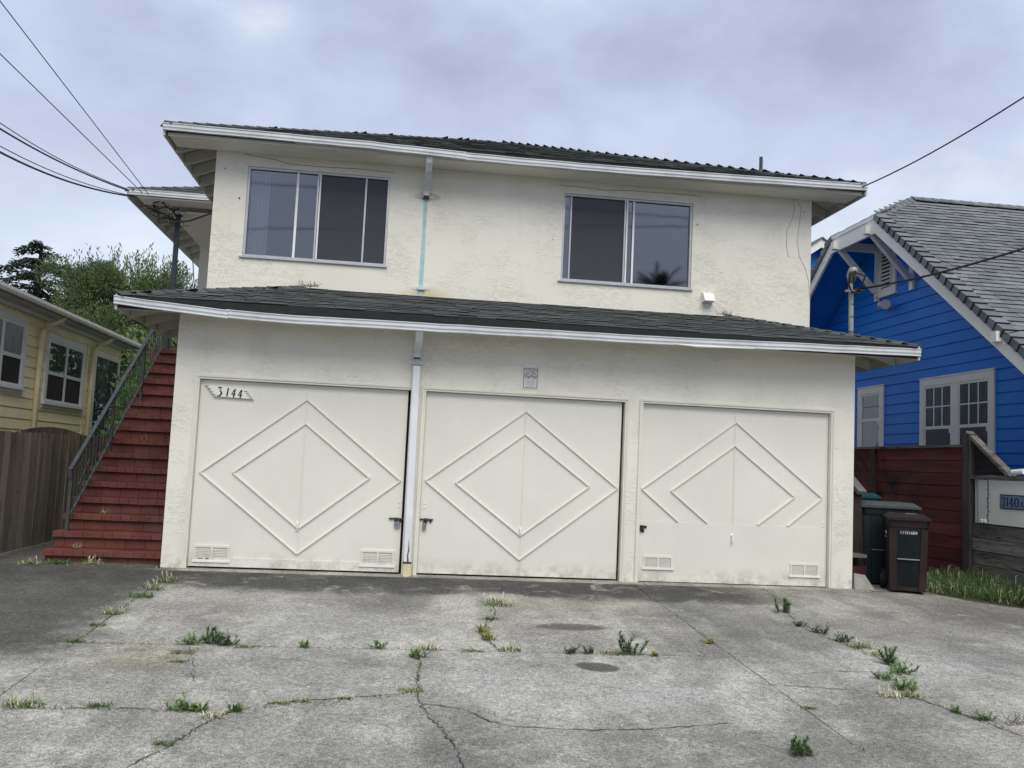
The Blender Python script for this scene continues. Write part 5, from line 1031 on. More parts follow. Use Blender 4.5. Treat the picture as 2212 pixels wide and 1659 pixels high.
# ------------------------------------------------------------------ bins
def bin_(loc, rz, w_, d_, h_, body, lid, label, numb=None, panelm=None, scrawl=None):
    t = thing('wheeled_bin', loc, label, 'bin', 'wheeled bins beside the building'); M = Matrix.Translation(loc) @ Matrix.Rotation(rz, 4, 'Z')
    def T(mb): mb.v = [tuple(M @ Vector(p)) for p in mb.v]; return mb
    wb, db = w_ * .86, d_ * .80; hb = h_ - .1; mb = MB(); lv = [(0, 1.0), (.06, 1.0), (hb - .09, 1.0), (hb - .085, 1.05), (hb, 1.06)]; vs = []; fs = []
    prof = []
    for z, s in lv:
        u = z / hb; ww = (wb + (w_ * .94 - wb) * u) * s; dd = (db + (d_ * .92 - db) * u) * s; y0 = -db / 2 - (dd - db) * .5
        c = .035; prof.append([(-ww / 2 + c, y0), (ww / 2 - c, y0), (ww / 2, y0 + c), (ww / 2, y0 + dd - c), (ww / 2 - c, y0 + dd), (-ww / 2 + c, y0 + dd), (-ww / 2, y0 + dd - c), (-ww / 2, y0 + c)])
    for (z, s), P in zip(lv, prof): vs += [(a, b_, z + .02) for a, b_ in P]
    for i in range(len(lv) - 1):
        for k in range(8): fs.append((i * 8 + k, i * 8 + (k + 1) % 8, (i + 1) * 8 + (k + 1) % 8, (i + 1) * 8 + k))
    fs += [tuple(range(8))[::-1], tuple(range((len(lv) - 1) * 8, len(lv) * 8))]; mb.add(vs, fs)
    T(mb).build('body', t, body)
    yf = -db / 2; tilt = (w_ * .0)
    def fy(z): 
        u = z / hb; dd = db + (d_ * .92 - db) * u; return -db / 2 - (dd - db) * .5
    def fw(z): return wb + (w_ * .94 - wb) * z / hb
    for s in (-1, 1):
        mb = MB(); zs = [.0, hb - .1]; P = []
        for z in zs: P += [(s * (fw(z) / 2 - .005), fy(z) - .016, z + .02), (s * (fw(z) / 2 - .085), fy(z) - .016, z + .02), (s * (fw(z) / 2 - .095), fy(z) + .005, z + .02), (s * (fw(z) / 2 + .004), fy(z) + .03, z + .02)]
        mb.add(P, [(0, 1, 5, 4), (1, 2, 6, 5), (3, 0, 4, 7), (0, 3, 2, 1), (4, 5, 6, 7)]); T(mb).build('corner_rib', t, body, recalc=True)
    mb = MB(); z1, z2 = .05, hb - .13; mb.add([(-fw(z1) / 2 + .10, fy(z1) - .003, z1 + .02), (fw(z1) / 2 - .10, fy(z1) - .003, z1 + .02), (fw(z2) / 2 - .10, fy(z2) - .003, z2 + .02), (-fw(z2) / 2 + .10, fy(z2) - .003, z2 + .02)], [(0, 1, 2, 3)]); T(mb).build('front_panel', t, panelm or body)
    zz = h_ * .42; mb = MB(); mb.tube([(-fw(zz) / 2 + .09, fy(zz) - .02, zz), (fw(zz) / 2 - .09, fy(zz) - .02, zz)], .009, 8); T(mb).build('lift_bar', t, 'lock_grey')
    mb = MB(); Lh = h_ - .10 + .02; yb0, yb1 = fy(hb) - .05, fy(hb) + d_ * 1.02
    mb.box((-w_ / 2 - .01, yb0, Lh), (w_ / 2 + .01, yb1, Lh + .03)); mb.add([(-w_ / 2, yb0 + .01, Lh + .03), (w_ / 2, yb0 + .01, Lh + .03), (w_ / 2, yb1, Lh + .03), (-w_ / 2, yb1, Lh + .03), (-w_ / 2 + .07, yb0 + .08, Lh + .075), (w_ / 2 - .07, yb0 + .08, Lh + .075), (w_ / 2 - .07, yb1 - .03, Lh + .075), (-w_ / 2 + .07, yb1 - .03, Lh + .075)], [(0, 1, 5, 4), (1, 2, 6, 5), (2, 3, 7, 6), (3, 0, 4, 7), (4, 5, 6, 7)])
    T(mb).build('lid', t, lid)
    for s in (-1, 1):
        mb = MB(); mb.disc((db / 2 - .03, .12), .12, 'x', (s * (wb / 2 + .005), s * (wb / 2 + .05)), n=20); wh = T(mb).build('wheel', t, 'rubber', recalc=True)
        mb = MB(); mb.disc((db / 2 - .03, .12), .06, 'x', (s * (wb / 2 + .05), s * (wb / 2 + .056)), n=14); T(mb).build('hub', wh, 'bin_lid_grey', recalc=True)
    mb = MB(); mb.tube([(-w_ * .4, yb1, Lh - .02), (-w_ * .4, yb1 + .07, Lh - .01), (w_ * .4, yb1 + .07, Lh - .01), (w_ * .4, yb1, Lh - .02)], .014, 8); T(mb).build('handle', t, body)
    Xv = M.to_3x3() @ Vector((1, 0, 0)); Yv = (M.to_3x3() @ Vector((0, -.04, 1))).normalized()
    if numb: mb = MB(); text_mesh(mb, numb, M @ Vector((0, fy(hb * .82) - .006, hb * .82 + .02)), .052, (Xv, Yv), 'sign_white', .001, .95); mb.build('number', t)
    # side stamp
    XL = M.to_3x3() @ Vector((0, -1, 0)); mb = MB(); zs = hb * .80; xs = -fw(zs) / 2 - .004
    text_mesh(mb, 'WM', M @ Vector((xs - .002, fy(zs) + d_ * .42, zs + .02)), .06, (XL, (0, 0, 1)), 'sign_white', .001); 
    vsb = [(xs - .003, fy(zs) + d_ * .42 + q, zs - .035 + r) for q, r in ((-.09, 0), (.09, 0), (.09, .012), (-.09, .012))]; mb.add([M @ Vector(p) for p in vsb], [(0, 1, 2, 3)], 'sign_white'); mb.build('stamp', t)
    if scrawl:
        mb = MB(); text_mesh(mb, scrawl, M @ Vector(scrawl_pos), .05, (Xv, (M.to_3x3() @ Vector((0, 1, 0)))), 'sign_white', .001); mb.build('scrawl', t)
    return t
scrawl_pos = (.03, -.12, .0)
def bin_brown():
    global scrawl_pos
    scrawl_pos = (.04, -.16, .942)
    bin_((8.78, -.02, .0), R(-22), .48, .52, .945, 'bin_brown', 'bin_brown', 'dark brown wheeled bin numbered 11151684, front one of the three', '11151684', 'bin_panel', '34473')
bin_brown()
bin_((8.93, .74, .0), R(-18), .70, .78, 1.06, 'bin_green', 'bin_lid_grey', 'large dark green wheeled bin with grey lid behind the brown bin')
t3 = bin_((9.12, 2.0, .0), R(-12), .60, .70, 1.15, 'bin_teal', 'bin_teal', 'teal wheeled bin with teal lid farthest back by the wall')

# ------------------------------------------------------------------ timber steps at the right of the building
TS = thing('timber_steps', (8.3, .9, 0), 'small brown timber steps with grey handrail at the right corner', 'steps')
mb = MB(); mb.box((8.30, .42, .0), (8.44, .50, 1.2)); mb.build('newel_post', TS, 'brown_paint')
mb = MB(); mb.bar((8.25, 1.3, 1.87), (8.40, .34, 1.16), .12, .05); mb.build('handrail', TS, 'stair_grey')
for k in range(4):
    mb = MB(); mb.box((8.12, .20 + k * .25, .36 + k * .17), (8.40 + .02 * k, .48 + k * .25, .40 + k * .17)); mb.build('tread', TS, 'stair_grey')
mb = MB(); mb.box((8.12, .26, 0), (8.43, 1.4, .25)); mb.build('base', TS, 'maroon')
RK = MB(); P = []
mb = MB(); mb.add([(8.12, -.05, 0), (8.37, -.06, 0), (8.35, .22, 0), (8.12, .2, 0), (8.13, .0, .19), (8.27, .0, .17), (8.31, .14, .15), (8.13, .15, .18)], [(0, 3, 2, 1), (4, 5, 6, 7), (0, 1, 5, 4), (1, 2, 6, 5), (2, 3, 7, 6), (3, 0, 4, 7)])
o = mb.build('concrete_chunk', mt='rock'); tag(o, 'rough grey concrete chunk at the foot of the right corner', 'rock')
# service mast
SM = thing('service_mast', (8.38, .65, 3.0), 'grey electrical service mast rising through the lower roof at the right', 'mast')
mb = MB(); mb.tube([(8.385, .65, 2.9), (8.37, .65, 3.95)], .033, 14); mb.build('pipe', SM, 'mast_grey')
mb = MB(); mb.tube([(8.37, .65, 3.93), (8.36, .62, 4.0), (8.35, .57, 4.06), (8.345, .5, 4.05)], [.05, .065, .06, .045], 14); mb.build('weatherhead', SM, 'mast_grey', smooth=True)
mb = MB(); mb.box((8.28, .6, 3.78), (8.47, .64, 3.81)); mb.tube([(8.44, .6, 3.79), (8.50, .56, 3.83)], .02, 8); mb.build('clamp', SM, 'mast_grey')
for k, P in enumerate(([(8.35, .5, 4.04), (8.25, .45, 4.0), (8.26, .5, 3.85), (8.35, .58, 3.78), (8.47, .57, 3.8)], [(8.36, .5, 4.02), (8.47, .46, 3.98), (8.44, .5, 3.85), (8.48, .56, 3.82)], [(8.34, .5, 4.03), (8.3, .44, 3.95), (8.33, .5, 3.8), (8.45, .57, 3.81)])):
    mb = MB(); mb.tube(P, .012, 6); mb.build('drip_loop', SM, 'cable')
for z in (3.25, 3.45, 3.62): mb = MB(); mb.tube([(8.38, .65, z), (8.38, .65, z + .012)], .036, 12); mb.build('band', SM, 'cable')

# ------------------------------------------------------------------ wires
def wire(pts, r, label, grp=None):
    P = []; n = 14
    if len(pts) == 3:
        a, mid, c = [Vector(p) for p in pts]
        for i in range(n + 1):
            t = i / n; l0 = 2 * (t - .5) * (t - 1); l1 = -4 * t * (t - 1); l2 = 2 * t * (t - .5); P.append(a * l0 + mid * l1 + c * l2)
    else:
        a, c = Vector(pts[0]), Vector(pts[1]); P = [a + (c - a) * i / n for i in range(n + 1)]
    mb = MB(); mb.tube(P, r, 6); o = mb.build('overhead_wire', mt='cable'); tag(o, label, 'wire', grp); return o
def ray(u, v, y):   # display-scale pixel to world at depth y (used once to lay out the wires)
    d = FW * 1.0 + RT * ((u - 1106) / 1994.03) - UP * ((v - 829.5) / 1994.03); t = (y - CP.y) / d.y; return CP + d * t
GW = 'service wires running to the left eave'
for (u0, v0), mid, (u1, v1), r, lb in [((16, 23), None, (322, 421), .006, 'topmost and steepest thin wire running to the left eave'), ((0, 116), None, (309, 418), .006, 'second steep thin wire running to the left eave'),
        ((0, 257), (140, 350), (275, 408), .006, 'thin wire just above the kinked cable left of the eave'), ((0, 272), (150, 360), (282, 413), .011, 'thick kinked cable bundle reaching the left eave corner'),
        ((0, 306), (140, 381), (286, 423), .006, 'thin wire just above the lowest cable left of the eave'), ((0, 317), (130, 386), (290, 425), .013, 'lowest thick black cable running to the left eave')]:
    a = ray(u0 - (u1 - u0) * .35, v0 - (v1 - v0) * .35 - (8 if mid else 0), -1.5); c = ray(u1, v1, 4.0)
    if mid: wire([a, ray((u0 + u1) / 2 - 20, mid[1] + (((u0 + u1) / 2 - 20) - mid[0]) * (v1 - v0) / (u1 - u0), 1.8), c], r, lb, GW)
    else: wire([a, c], r, lb, GW)
wire([(8.42, 1.05, 5.2), (13.5, -3.0, 8.2)], .011, 'single wire rising from the right eave corner to the right edge') if False else None
wire([ray(1822, 420, 1.05), ray(2012, 330, -.2), ray(2300, 152, -2.0)], .009, 'wire rising from the right eave corner across the sky')
wire([ray(1856, 624, .6), ray(2034, 588, -1), ray(2330, 498, -3.5)], .013, 'black service cable sagging from the mast across the blue house')
wire([ray(2165, 722, .4), ray(2330, 690, -1.5)], .006, 'short thin wire fixed to the low bracket of the blue house')

# ------------------------------------------------------------------ trees and shrubs
def leaves(mb, pts, ln, wd, mt, up=0.3, jit=1.0, rr=rnd):
    for c, d in pts:
        d = (Vector(d) + Vector((rr.uniform(-jit, jit), rr.uniform(-jit, jit), rr.uniform(-jit, jit) + up))).normalized(); s = d.cross(Vector((rr.uniform(-1, 1), rr.uniform(-1, 1), rr.uniform(-1, 1)))).normalized()
        L = ln * rr.uniform(.6, 1.3); wq = wd * rr.uniform(.6, 1.3); c = Vector(c)
        mb.add([c, c + d * L * .5 + s * wq, c + d * L, c + d * L * .5 - s * wq], [(0, 1, 2, 3)], mt)
T1 = thing('bushy_tree', (-5.9, 18, 0), 'broad feathery green tree behind the stairs and yellow house', 'tree')
mb = MB()
mb.tube([(-5.9, 18, 0), (-5.8, 18, 1.5), (-5.95, 18, 3.0)], [.3, .24, .18], 10)
lobes = [(Vector((rnd.uniform(-5.9, -3.4), 17 + rnd.uniform(-1, 1), rnd.uniform(1.2, 4.3))), rnd.uniform(.55, .8)) for _ in range(24)] + [(Vector((rnd.uniform(-7.3, -4.2), 18.4 + rnd.uniform(-.6, .6), rnd.uniform(2.5, 6.0))), rnd.uniform(.6, .9)) for _ in range(40)]
for k in range(44):
    a = rnd.uniform(0, 2 * math.pi); q = rnd.random() ** .5; zz = rnd.uniform(1.5, 6.0); rm = 1.55 * (1 - max(0, (zz - 4.6) / 2.9) ** 2) ** .5 if zz < 7.4 else .6
    lobes.append((Vector((-5.65 + math.cos(a) * q * rm, 18 + math.sin(a) * q * rm, zz)), rnd.uniform(.55, .95)))
for k in range(16): lobes.append((Vector((-5.75 + rnd.uniform(-1.9, 1.6), 18 + rnd.uniform(-1.2, 1), rnd.uniform(5.9, 6.45))), rnd.uniform(.3, .55)))
for k in range(14): lobes.append((Vector((-4.3 + rnd.uniform(-1.2, .5), 17.5 + rnd.uniform(-1, 1), rnd.uniform(1, 4.8))), rnd.uniform(.5, .8)))
for c, r in lobes[:20]: mb.tube([(-5.95, 18, 2.8), ((c.x - 5.95) / 2, (c.y + 18) / 2, (c.z + 2.8) / 2 - .1), c], [.1, .06, .02], 6)
mb.build('trunk', T1, 'bark')
mb = MB()
for c, r in lobes:
    pts = []
    for i in range(int(2500 * r)):
        d = Vector((rnd.gauss(0, 1), rnd.gauss(0, 1), rnd.gauss(0, 1))).normalized(); p = c + d * r * rnd.random() ** .4; pts.append((p, d))
    leaves(mb, pts, .095, .015, 'tree_leaf', .5, .8)
for k in range(110):
    x = rnd.uniform(-7.3, -3.8); z0 = 6.3 + 1.0 * (1 - ((x + 5.8) / 1.9) ** 2) * rnd.uniform(.3, 1); base = Vector((x, 18 + rnd.uniform(-1, 1), z0 - .5)); dr = Vector(((x + 5.8) * .12 + rnd.uniform(-.1, .1), 0, 1)).normalized(); Lq = rnd.uniform(.3, .75)
    pts = [(base + dr * (Lq * i / 16) + Vector((rnd.gauss(0, .04), rnd.gauss(0, .04), 0)), dr) for i in range(17)]; leaves(mb, pts, .13, .02, 'tree_leaf', .3, .6)
mb.build('crown', T1)
T2 = thing('conifer_tree', (-12.8, 30, 0), 'dark conifer with ragged drooping branches at the far left', 'tree')
mb = MB(); mb.tube([(-12.9, 30, 0), (-12.9, 30, 6), (-12.8, 30, 9.7)], [.3, .2, .05], 10); mb.build('trunk', T2, 'bark')
mb = MB(); z = 4.2
while z < 9.95:
    for k in range(6):
        a = rnd.uniform(0, 2 * math.pi); prof_ = min(1.0, (10.25 - z) / 2.3) ** .8; L = 2.0 * prof_ * rnd.uniform(.45, 1.1) ; d = Vector((math.cos(a), math.sin(a), rnd.uniform(-.05, .12))); st0 = Vector((-12.82, 30, z + rnd.uniform(-.1, .1)))
        n = max(4, int(L * 16)); pts = []
        for i in range(n):
            t = (i + 1) / n; c = st0 + d * L * t + Vector((0, 0, -.22 * t * t * L)); 
            for q in range(6): pts.append((c + Vector((rnd.gauss(0, .09), rnd.gauss(0, .09), rnd.gauss(-.02, .05))), (d.x, d.y, -.2)))
        leaves(mb, pts, .17, .035, 'conifer', -.15, .6); mb.tube([st0, st0 + d * L * .5, st0 + d * L + Vector((0, 0, -.22 * L))], [.03, .02, .008], 4, 'bark')
    z += .34
mb.build('crown', T2)
def shrub(loc, rx, ry, rz, n, mt, label, ln, wd, flowers=0, name='shrub'):
    t = thing(name, loc, label, 'shrub'); mb = MB(); L0 = Vector(loc)
    for k in range(8): mb.tube([L0, L0 + Vector((rnd.uniform(-.3, .3) * rx, rnd.uniform(-.3, .3) * ry, rz * .8)), L0 + Vector((rnd.uniform(-.8, .8) * rx, rnd.uniform(-.8, .8) * ry, rz * rnd.uniform(1.1, 1.7)))], [.03, .018, .006], 5)
    mb.build('stems', t, 'bark'); mb = MB(); pts = []
    for i in range(n):
        d = Vector((rnd.gauss(0, 1), rnd.gauss(0, 1), rnd.gauss(0, 1))).normalized(); q = rnd.random() ** .33 * (1 + .18 * math.sin(d.x * 5 + d.z * 7)); pts.append((L0 + Vector((d.x * rx * q, d.y * ry * q, rz + d.z * rz * q)), d))
    leaves(mb, pts, ln, wd, mt, .3, .6); mb.build('foliage', t)
    for k in range(flowers):
        mb = MB(); c = L0 + Vector((rnd.uniform(.2, .9) * rx, -ry * .8, rz + rnd.uniform(-.1, .7) * rz)); mb.tube([c, c + Vector((0, -.05, .01))], [.01, .045], 8); mb.build('flower', t, 'petal')
shrub((-2.65, 8.6, 0), .55, .7, 1.45, 2600, 'shrub_leaf', 'glossy bright green shrub seen through the stair railing', .13, .035, 7)
shrub((-2.2, 6.6, 0), .35, .5, .95, 900, 'weed_green', 'low dark green shrub behind the foot of the railing', .11, .03)
shrub((-2.6, 12.5, 0), 1.7, 1.2, 2.2, 15000, 'tree_leaf', 'tall dark hedge shrub behind the top of the stairs', .16, .035, 0, 'hedge_shrub')
# palm and tree over the street, mirrored in the upper right window
PT = thing('palm_tree', (13.4, -26, -.5), 'palm across the street reflected in the upper right window', 'tree')
mb = MB(); mb.tube([(13.4, -26, -.5), (13.6, -26, 5), (13.75, -26, 9.25)], [.3, .24, .26], 12); mb.build('trunk', PT, 'bark')
for k in range(34):
    a = 2 * math.pi * k / 34 + rnd.uniform(-.1, .1); el_ = rnd.uniform(.35, 1.35); L = rnd.uniform(1.3, 1.85); mb = MB(); d = Vector((math.cos(a) * math.cos(el_), math.sin(a) * math.cos(el_), math.sin(el_))); c0 = Vector((13.75, -26, 9.25)); P = []
    for i in range(9):
        t = i / 8; P.append(c0 + d * L * t + Vector((0, 0, -.75 * t * t * (1.3 - el_ * .6))))
    mb.tube(P, [.03 - .003 * i for i in range(9)], 5)
    for i in range(1, 8):
        for q in range(3):
            p = P[i] + (P[i + 1] - P[i]) * q / 3 if i < 8 else P[i]; tg = (P[min(i + 1, 8)] - P[i - 1]).normalized(); s = tg.cross(Vector((0, 0, 1))).normalized()
            for sg in (-1, 1): e = p + s * sg * .32 * (1.1 - i / 9) + tg * .2 + Vector((0, 0, -.12)); mb.add([p, p + tg * .05, e], [(0, 1, 2)])
    mb.build('frond', PT, 'palm')
shrub((17.0, -27, -.5), 2.6, 2.0, 4.85, 5000, 'tree_leaf', 'leafy tree across the street beside the palm', .35, .09, 0, 'street_tree')

for a, c, lb in (((-30, -18, 10.45), (40, -18, 10.38), 'level street power line behind the viewer, mirrored in the upper windows'), ((-30, -18, 6.4), (40, -18, 12.5), 'slanting street power line behind the viewer, mirrored in the upper windows')):
    mb = MB(); mb.tube([a, c], .02, 6); tag(mb.build('power_line', mt='cable'), lb, 'wire')
# ------------------------------------------------------------------ weeds
def tuft(kind, x, y, s, label, grp):
    s *= .84; z = gz(y) + .002; mb = MB(); rr = rnd
    def blade(c, a, el_, L, wd, mt, bend=.4):
        d = Vector((math.cos(a) * math.cos(el_), math.sin(a) * math.cos(el_), math.sin(el_))); sd = Vector((-math.sin(a), math.cos(a), 0)); p1 = c + d * L * .55; p2 = c + d * L + Vector((0, 0, -bend * L * .4)); w2 = wd * .7
        mb.add([c - sd * wd / 2, c + sd * wd / 2, p1 + sd * w2 / 2, p1 - sd * w2 / 2, p2], [(0, 1, 2, 3), (3, 2, 4)], mt)
    C0 = Vector((x, y, z))
    def at_(sp):
        q = lambda v: max(-1.5 * v, min(1.5 * v, rr.gauss(0, v)))
        return C0 + Vector((q(sp), q(sp * .6), 0))
    if kind in ('grass', 'tan', 'dry'):
        n = int(90 * s + 25)
        for i in range(n):
            mt = {'grass': 'grass_green', 'tan': rr.choice(['straw', 'grass_green', 'weed_green', 'grass_green']), 'dry': rr.choice(['straw', 'straw', 'grass_green'])}[kind]; blade(at_(.06 * s), rr.uniform(0, 6.283), rr.uniform(.1, 1.15), rr.uniform(.035, .095) * s, .006, mt, rr.uniform(.3, 1.3))
        if kind != 'grass':
            for i in range(int(10 * s)):
                c = at_(.05 * s); a = rr.uniform(0, 6.283); el_ = rr.uniform(.5, 1.3); L = rr.uniform(.05, .09) * s; blade(c, a, el_, L, .003, 'straw', 0); d = Vector((math.cos(a) * math.cos(el_), math.sin(a) * math.cos(el_), math.sin(el_))); e = c + d * L
                for q in range(9): blade(e - d * .004 * q, a + rr.uniform(-.6, .6), el_ + rr.uniform(-.5, .5), rr.uniform(.02, .04), .003, 'straw', 0)
    elif kind in ('leafy', 'dark', 'yellow'):
        mt = {'leafy': 'weed_green', 'dark': 'weed_dark', 'yellow': 'weed_yellow'}[kind]
        for i in range(int(9 * s) + 5):
            c = at_(.035 * s); a = rr.uniform(0, 6.283); el_ = rr.uniform(.2, 1.2); L = rr.uniform(.04, .09) * s; d = Vector((math.cos(a) * math.cos(el_), math.sin(a) * math.cos(el_), math.sin(el_)))
            mb.tube([c, c + d * L], .0018, 4, mt)
            for q in range(12): blade(c + d * L * (q / 11), a + rr.uniform(-1.8, 1.8), rr.uniform(0, 1.2), rr.uniform(.02, .045) * (.7 + .4 * s), .010, mt, .3)
    elif kind == 'tall':
        for i in range(8):
            c = at_(.045 * s); a = rr.uniform(0, 6.283); P = [c]; d = Vector((math.cos(a) * .65, math.sin(a) * .65, 1))
            for q in range(7): d = d + Vector((rr.uniform(-.18, .18), rr.uniform(-.1, .1), 0)); P.append(P[-1] + d.normalized() * .015 * s * (.4 + i * .13)); 
            mb.tube(P, .002, 4, 'weed_dark')
            for p in P[1:]:
                for q in range(14): blade(p, rr.uniform(0, 6.283), rr.uniform(-.1, 1.2), rr.uniform(.025, .05) * s ** .5, .008, rr.choice(['weed_green', 'weed_dark']), .3)
    elif kind == 'flat':
        for i in range(int(110 * s)): blade(at_(.05 * s), rr.uniform(0, 6.283), rr.uniform(0, .7), rr.uniform(.02, .04), .007, rr.choice(['weed_green', 'weed_yellow', 'weed_dark']), .2)
    elif kind == 'twig':
        for i in range(26):
            c = at_(.05); a = rr.uniform(0, 6.283); e = rr.uniform(.2, 1.2); d = Vector((math.cos(a) * math.cos(e), math.sin(a) * math.cos(e), math.sin(e))); mb.tube([c, c + d * .06 * s, c + d * .09 * s + Vector((rr.uniform(-.02, .02), 0, .01))], .0014, 4, 'twig_brown')
    o = mb.build('weed', mt='weed_green'); tag(o, label, 'weed', grp); return o
J1 = 'weeds along the cross joint nearest the garage'; JL = 'weeds in the left driveway seam'; JR = 'weeds in the right driveway crack'; JF = 'weeds along the nearest long crack'; JS = 'weeds at the foot of the brick stairs'; JM = 'weeds in the middle crack'
WD = [
 ('tan', .27, -.85, 1.5, 'pale dry grass clump at the top of the left seam near the garage', JL), ('tan', .25, -1.25, 1.3, 'straw grass clump just below the topmost one in the left seam', JL), ('grass', .22, -1.64, 1.4, 'thick green grass clump in the left seam below the straw ones', JL),
 ('tan', .2, -2.35, 1.1, 'green tuft with straw heads midway down the left seam', JL), ('grass', .2, -2.8, .8, 'small green tuft low in the left seam', JL), ('grass', .2, -3.33, .8, 'lowest small green tuft of the left seam at the cross joint', JL),
 ('leafy', 1.03, -3.33, 1.3, 'leafy weed with upright shoot, first of the cross joint from the left', J1), ('tall', 1.17, -3.3, 1.15, 'thin tall bare-stemmed weed in the left part of the cross joint', J1), ('dark', 1.30, -3.32, 1.5, 'blue-green spiky weed right of the tall thin stem', J1),
 ('flat', 1.04, -3.57, 1.2, 'flat weed patch just below the cross joint at left', J1), ('flat', 1.06, -3.82, 1.0, 'lower flat weed patch below the cross joint at left', J1), ('flat', 1.45, -3.37, 1.0, 'mossy flat patch right of the blue-green weed', J1),
 ('leafy', 1.89, -3.34, .8, 'tiny weed left of centre in the cross joint', J1), ('leafy', 2.45, -3.34, .9, 'small dark weed in the cross joint left of the white-headed tuft', J1), ('leafy', 2.76, -3.56, 1.4, 'green leafy weed just below the white-headed tuft', J1), ('dry', 2.84, -3.33, 1.1, 'white-headed dry tuft on the cross joint', J1),
 ('tan', 3.60, -1.55, 1.8, 'largest dry grass clump with pink-tan heads in the middle', JM), ('grass', 3.46, -2.2, .9, 'small green tuft under the largest dry clump', JM), ('yellow', 3.33, -2.72, 1.0, 'upper yellow-green mossy patch in the middle crack', JM), ('yellow', 3.36, -2.98, 1.1, 'lower yellow-green mossy patch in the middle crack', JM),
 ('tan', 3.5, -3.3, 1.0, 'purplish grass tuft where the middle crack meets the cross joint', J1), ('flat', 3.2, -3.35, 1.2, 'flat weed strip left of the purplish tuft', J1), ('dark', 4.0, -3.34, 1.0, 'dark small weed left of the pair in the cross joint', J1), ('dark', 4.13, -3.34, .8, 'smaller dark weed right of the pair in the cross joint', J1),
 ('tall', 4.47, -3.34, 1.6, 'tallest bushy green weed in the cross joint', J1), ('flat', 4.33, -3.34, 1.4, 'low weed strip left of the tallest bushy weed', J1), ('yellow', 4.68, -3.38, .5, 'tiny yellow-green sprig right of the tallest bushy weed', J1),
 ('tall', 6.6, -1.5, 1.5, 'upright green weed at the top of the right crack', JR), ('dark', 6.45, -2.15, .9, 'small weed second from the top in the right crack', JR), ('dark', 6.55, -2.42, 1.3, 'rounded dark weed third from the top in the right crack', JR), ('dark', 6.60, -2.72, 1.4, 'bushy dark weed fourth from the top in the right crack', JR),
 ('tan', 6.66, -2.95, 1.3, 'weed mixed with straw below the bushy dark ones', JR), ('dry', 6.67, -3.2, 1.0, 'straw tuft in the middle of the right crack', JR), ('tall', 6.65, -3.5, 1.4, 'leafy green weed above the widest part of the right crack', JR), ('leafy', 6.58, -3.75, 1.7, 'wide green mat in the right crack', JR),
 ('leafy', 6.35, -3.95, 1.2, 'side shoot spreading left of the green mat', JR), ('leafy', 6.33, -4.2, 1.6, 'lower green weed of the right crack', JR), ('tan', 6.3, -4.38, 1.0, 'brownish tuft at the bottom of the right crack', JR), ('dry', 6.12, -4.38, .9, 'isolated straw tuft left of the right crack', JR),
 ('leafy', 6.52, -4.87, .9, 'round green weed near the right edge', JR), ('leafy', 6.42, -4.72, .6, 'tiny weed above the round one near the right edge', JR), ('twig', 6.69, -4.95, 1.0, 'bare brown twigs at the right edge', JR), ('tall', 4.93, -5.55, 1.0, 'lone green weed with small white flowers at lower right', JF),
 ('tan', .41, -4.84, 1.3, 'pale grass tuft at the left edge', JF), ('grass', .84, -4.84, .8, 'small green tuft near the left edge', JF), ('leafy', 1.32, -4.88, 1.2, 'leafy weed where the nearest crack forks', JF), ('leafy', 1.43, -4.89, .8, 'second weed just right of the crack fork', JF), ('dry', 1.53, -5.0, .8, 'brown dry tuft below the crack fork', JF),
 ('leafy', 1.65, -4.9, .8, 'weed first to the right on the rising crack', JF), ('flat', 1.88, -4.73, .9, 'flat weed strip on the rising crack', JF), ('flat', 2.0, -4.68, .8, 'farther flat weed strip on the rising crack', JF), ('flat', 2.27, -4.61, .5, 'last tiny sprig of the rising crack', JF), ('flat', 2.70, -4.42, 1.2, 'mossy weed at the top of the central crack', JF), ('flat', 5.37, -4.67, .8, 'mossy sprig in the right seam', JF),
 ('tan', -1.35, -.06, 1.3, 'straw grass left of the bottom brick step', JS), ('grass', -1.08, .04, 1.5, 'green grass at the foot of the bottom brick step', JS), ('tan', -.75, .1, 1.2, 'straw tuft in front of the bottom brick step', JS), ('yellow', 5.3, -2.92, .8, 'yellow moss in the right seam', JR),
 ('flat', 1.35, -5.45, .9, 'moss in the lower left crack branch', JF), ('twig', .55, YU - .05, 1.0, '', None)]
for k_, x, y, s, lb, grp in WD:
    if lb: tuft(k_, x, y, s, lb, grp)
for x, yy, zz, lb in ((1.3, 1.2, 3.47, 'dead twigs on the left end of the lower roof'), (6.87, 1.2, 3.47, 'dead twigs on the right end of the lower roof')):
    mb = MB()
    for i in range(30):
        a = rnd.uniform(0, 6.283); e = rnd.uniform(0, 1.2); d = Vector((math.cos(a) * math.cos(e), math.sin(a) * math.cos(e) * .3, math.sin(e))); c = Vector((x + rnd.gauss(0, .06), yy, zz)); mb.tube([c, c + d * .05, c + d * .08 + Vector((0, 0, rnd.uniform(-.02, .02)))], .0022, 4, 'twig_brown')
        if i % 2: leaves(mb, [(c, d)], .03, .008, 'weed_dark')
    o = mb.build('roof_debris', mt='twig_brown'); tag(o, lb, 'debris')
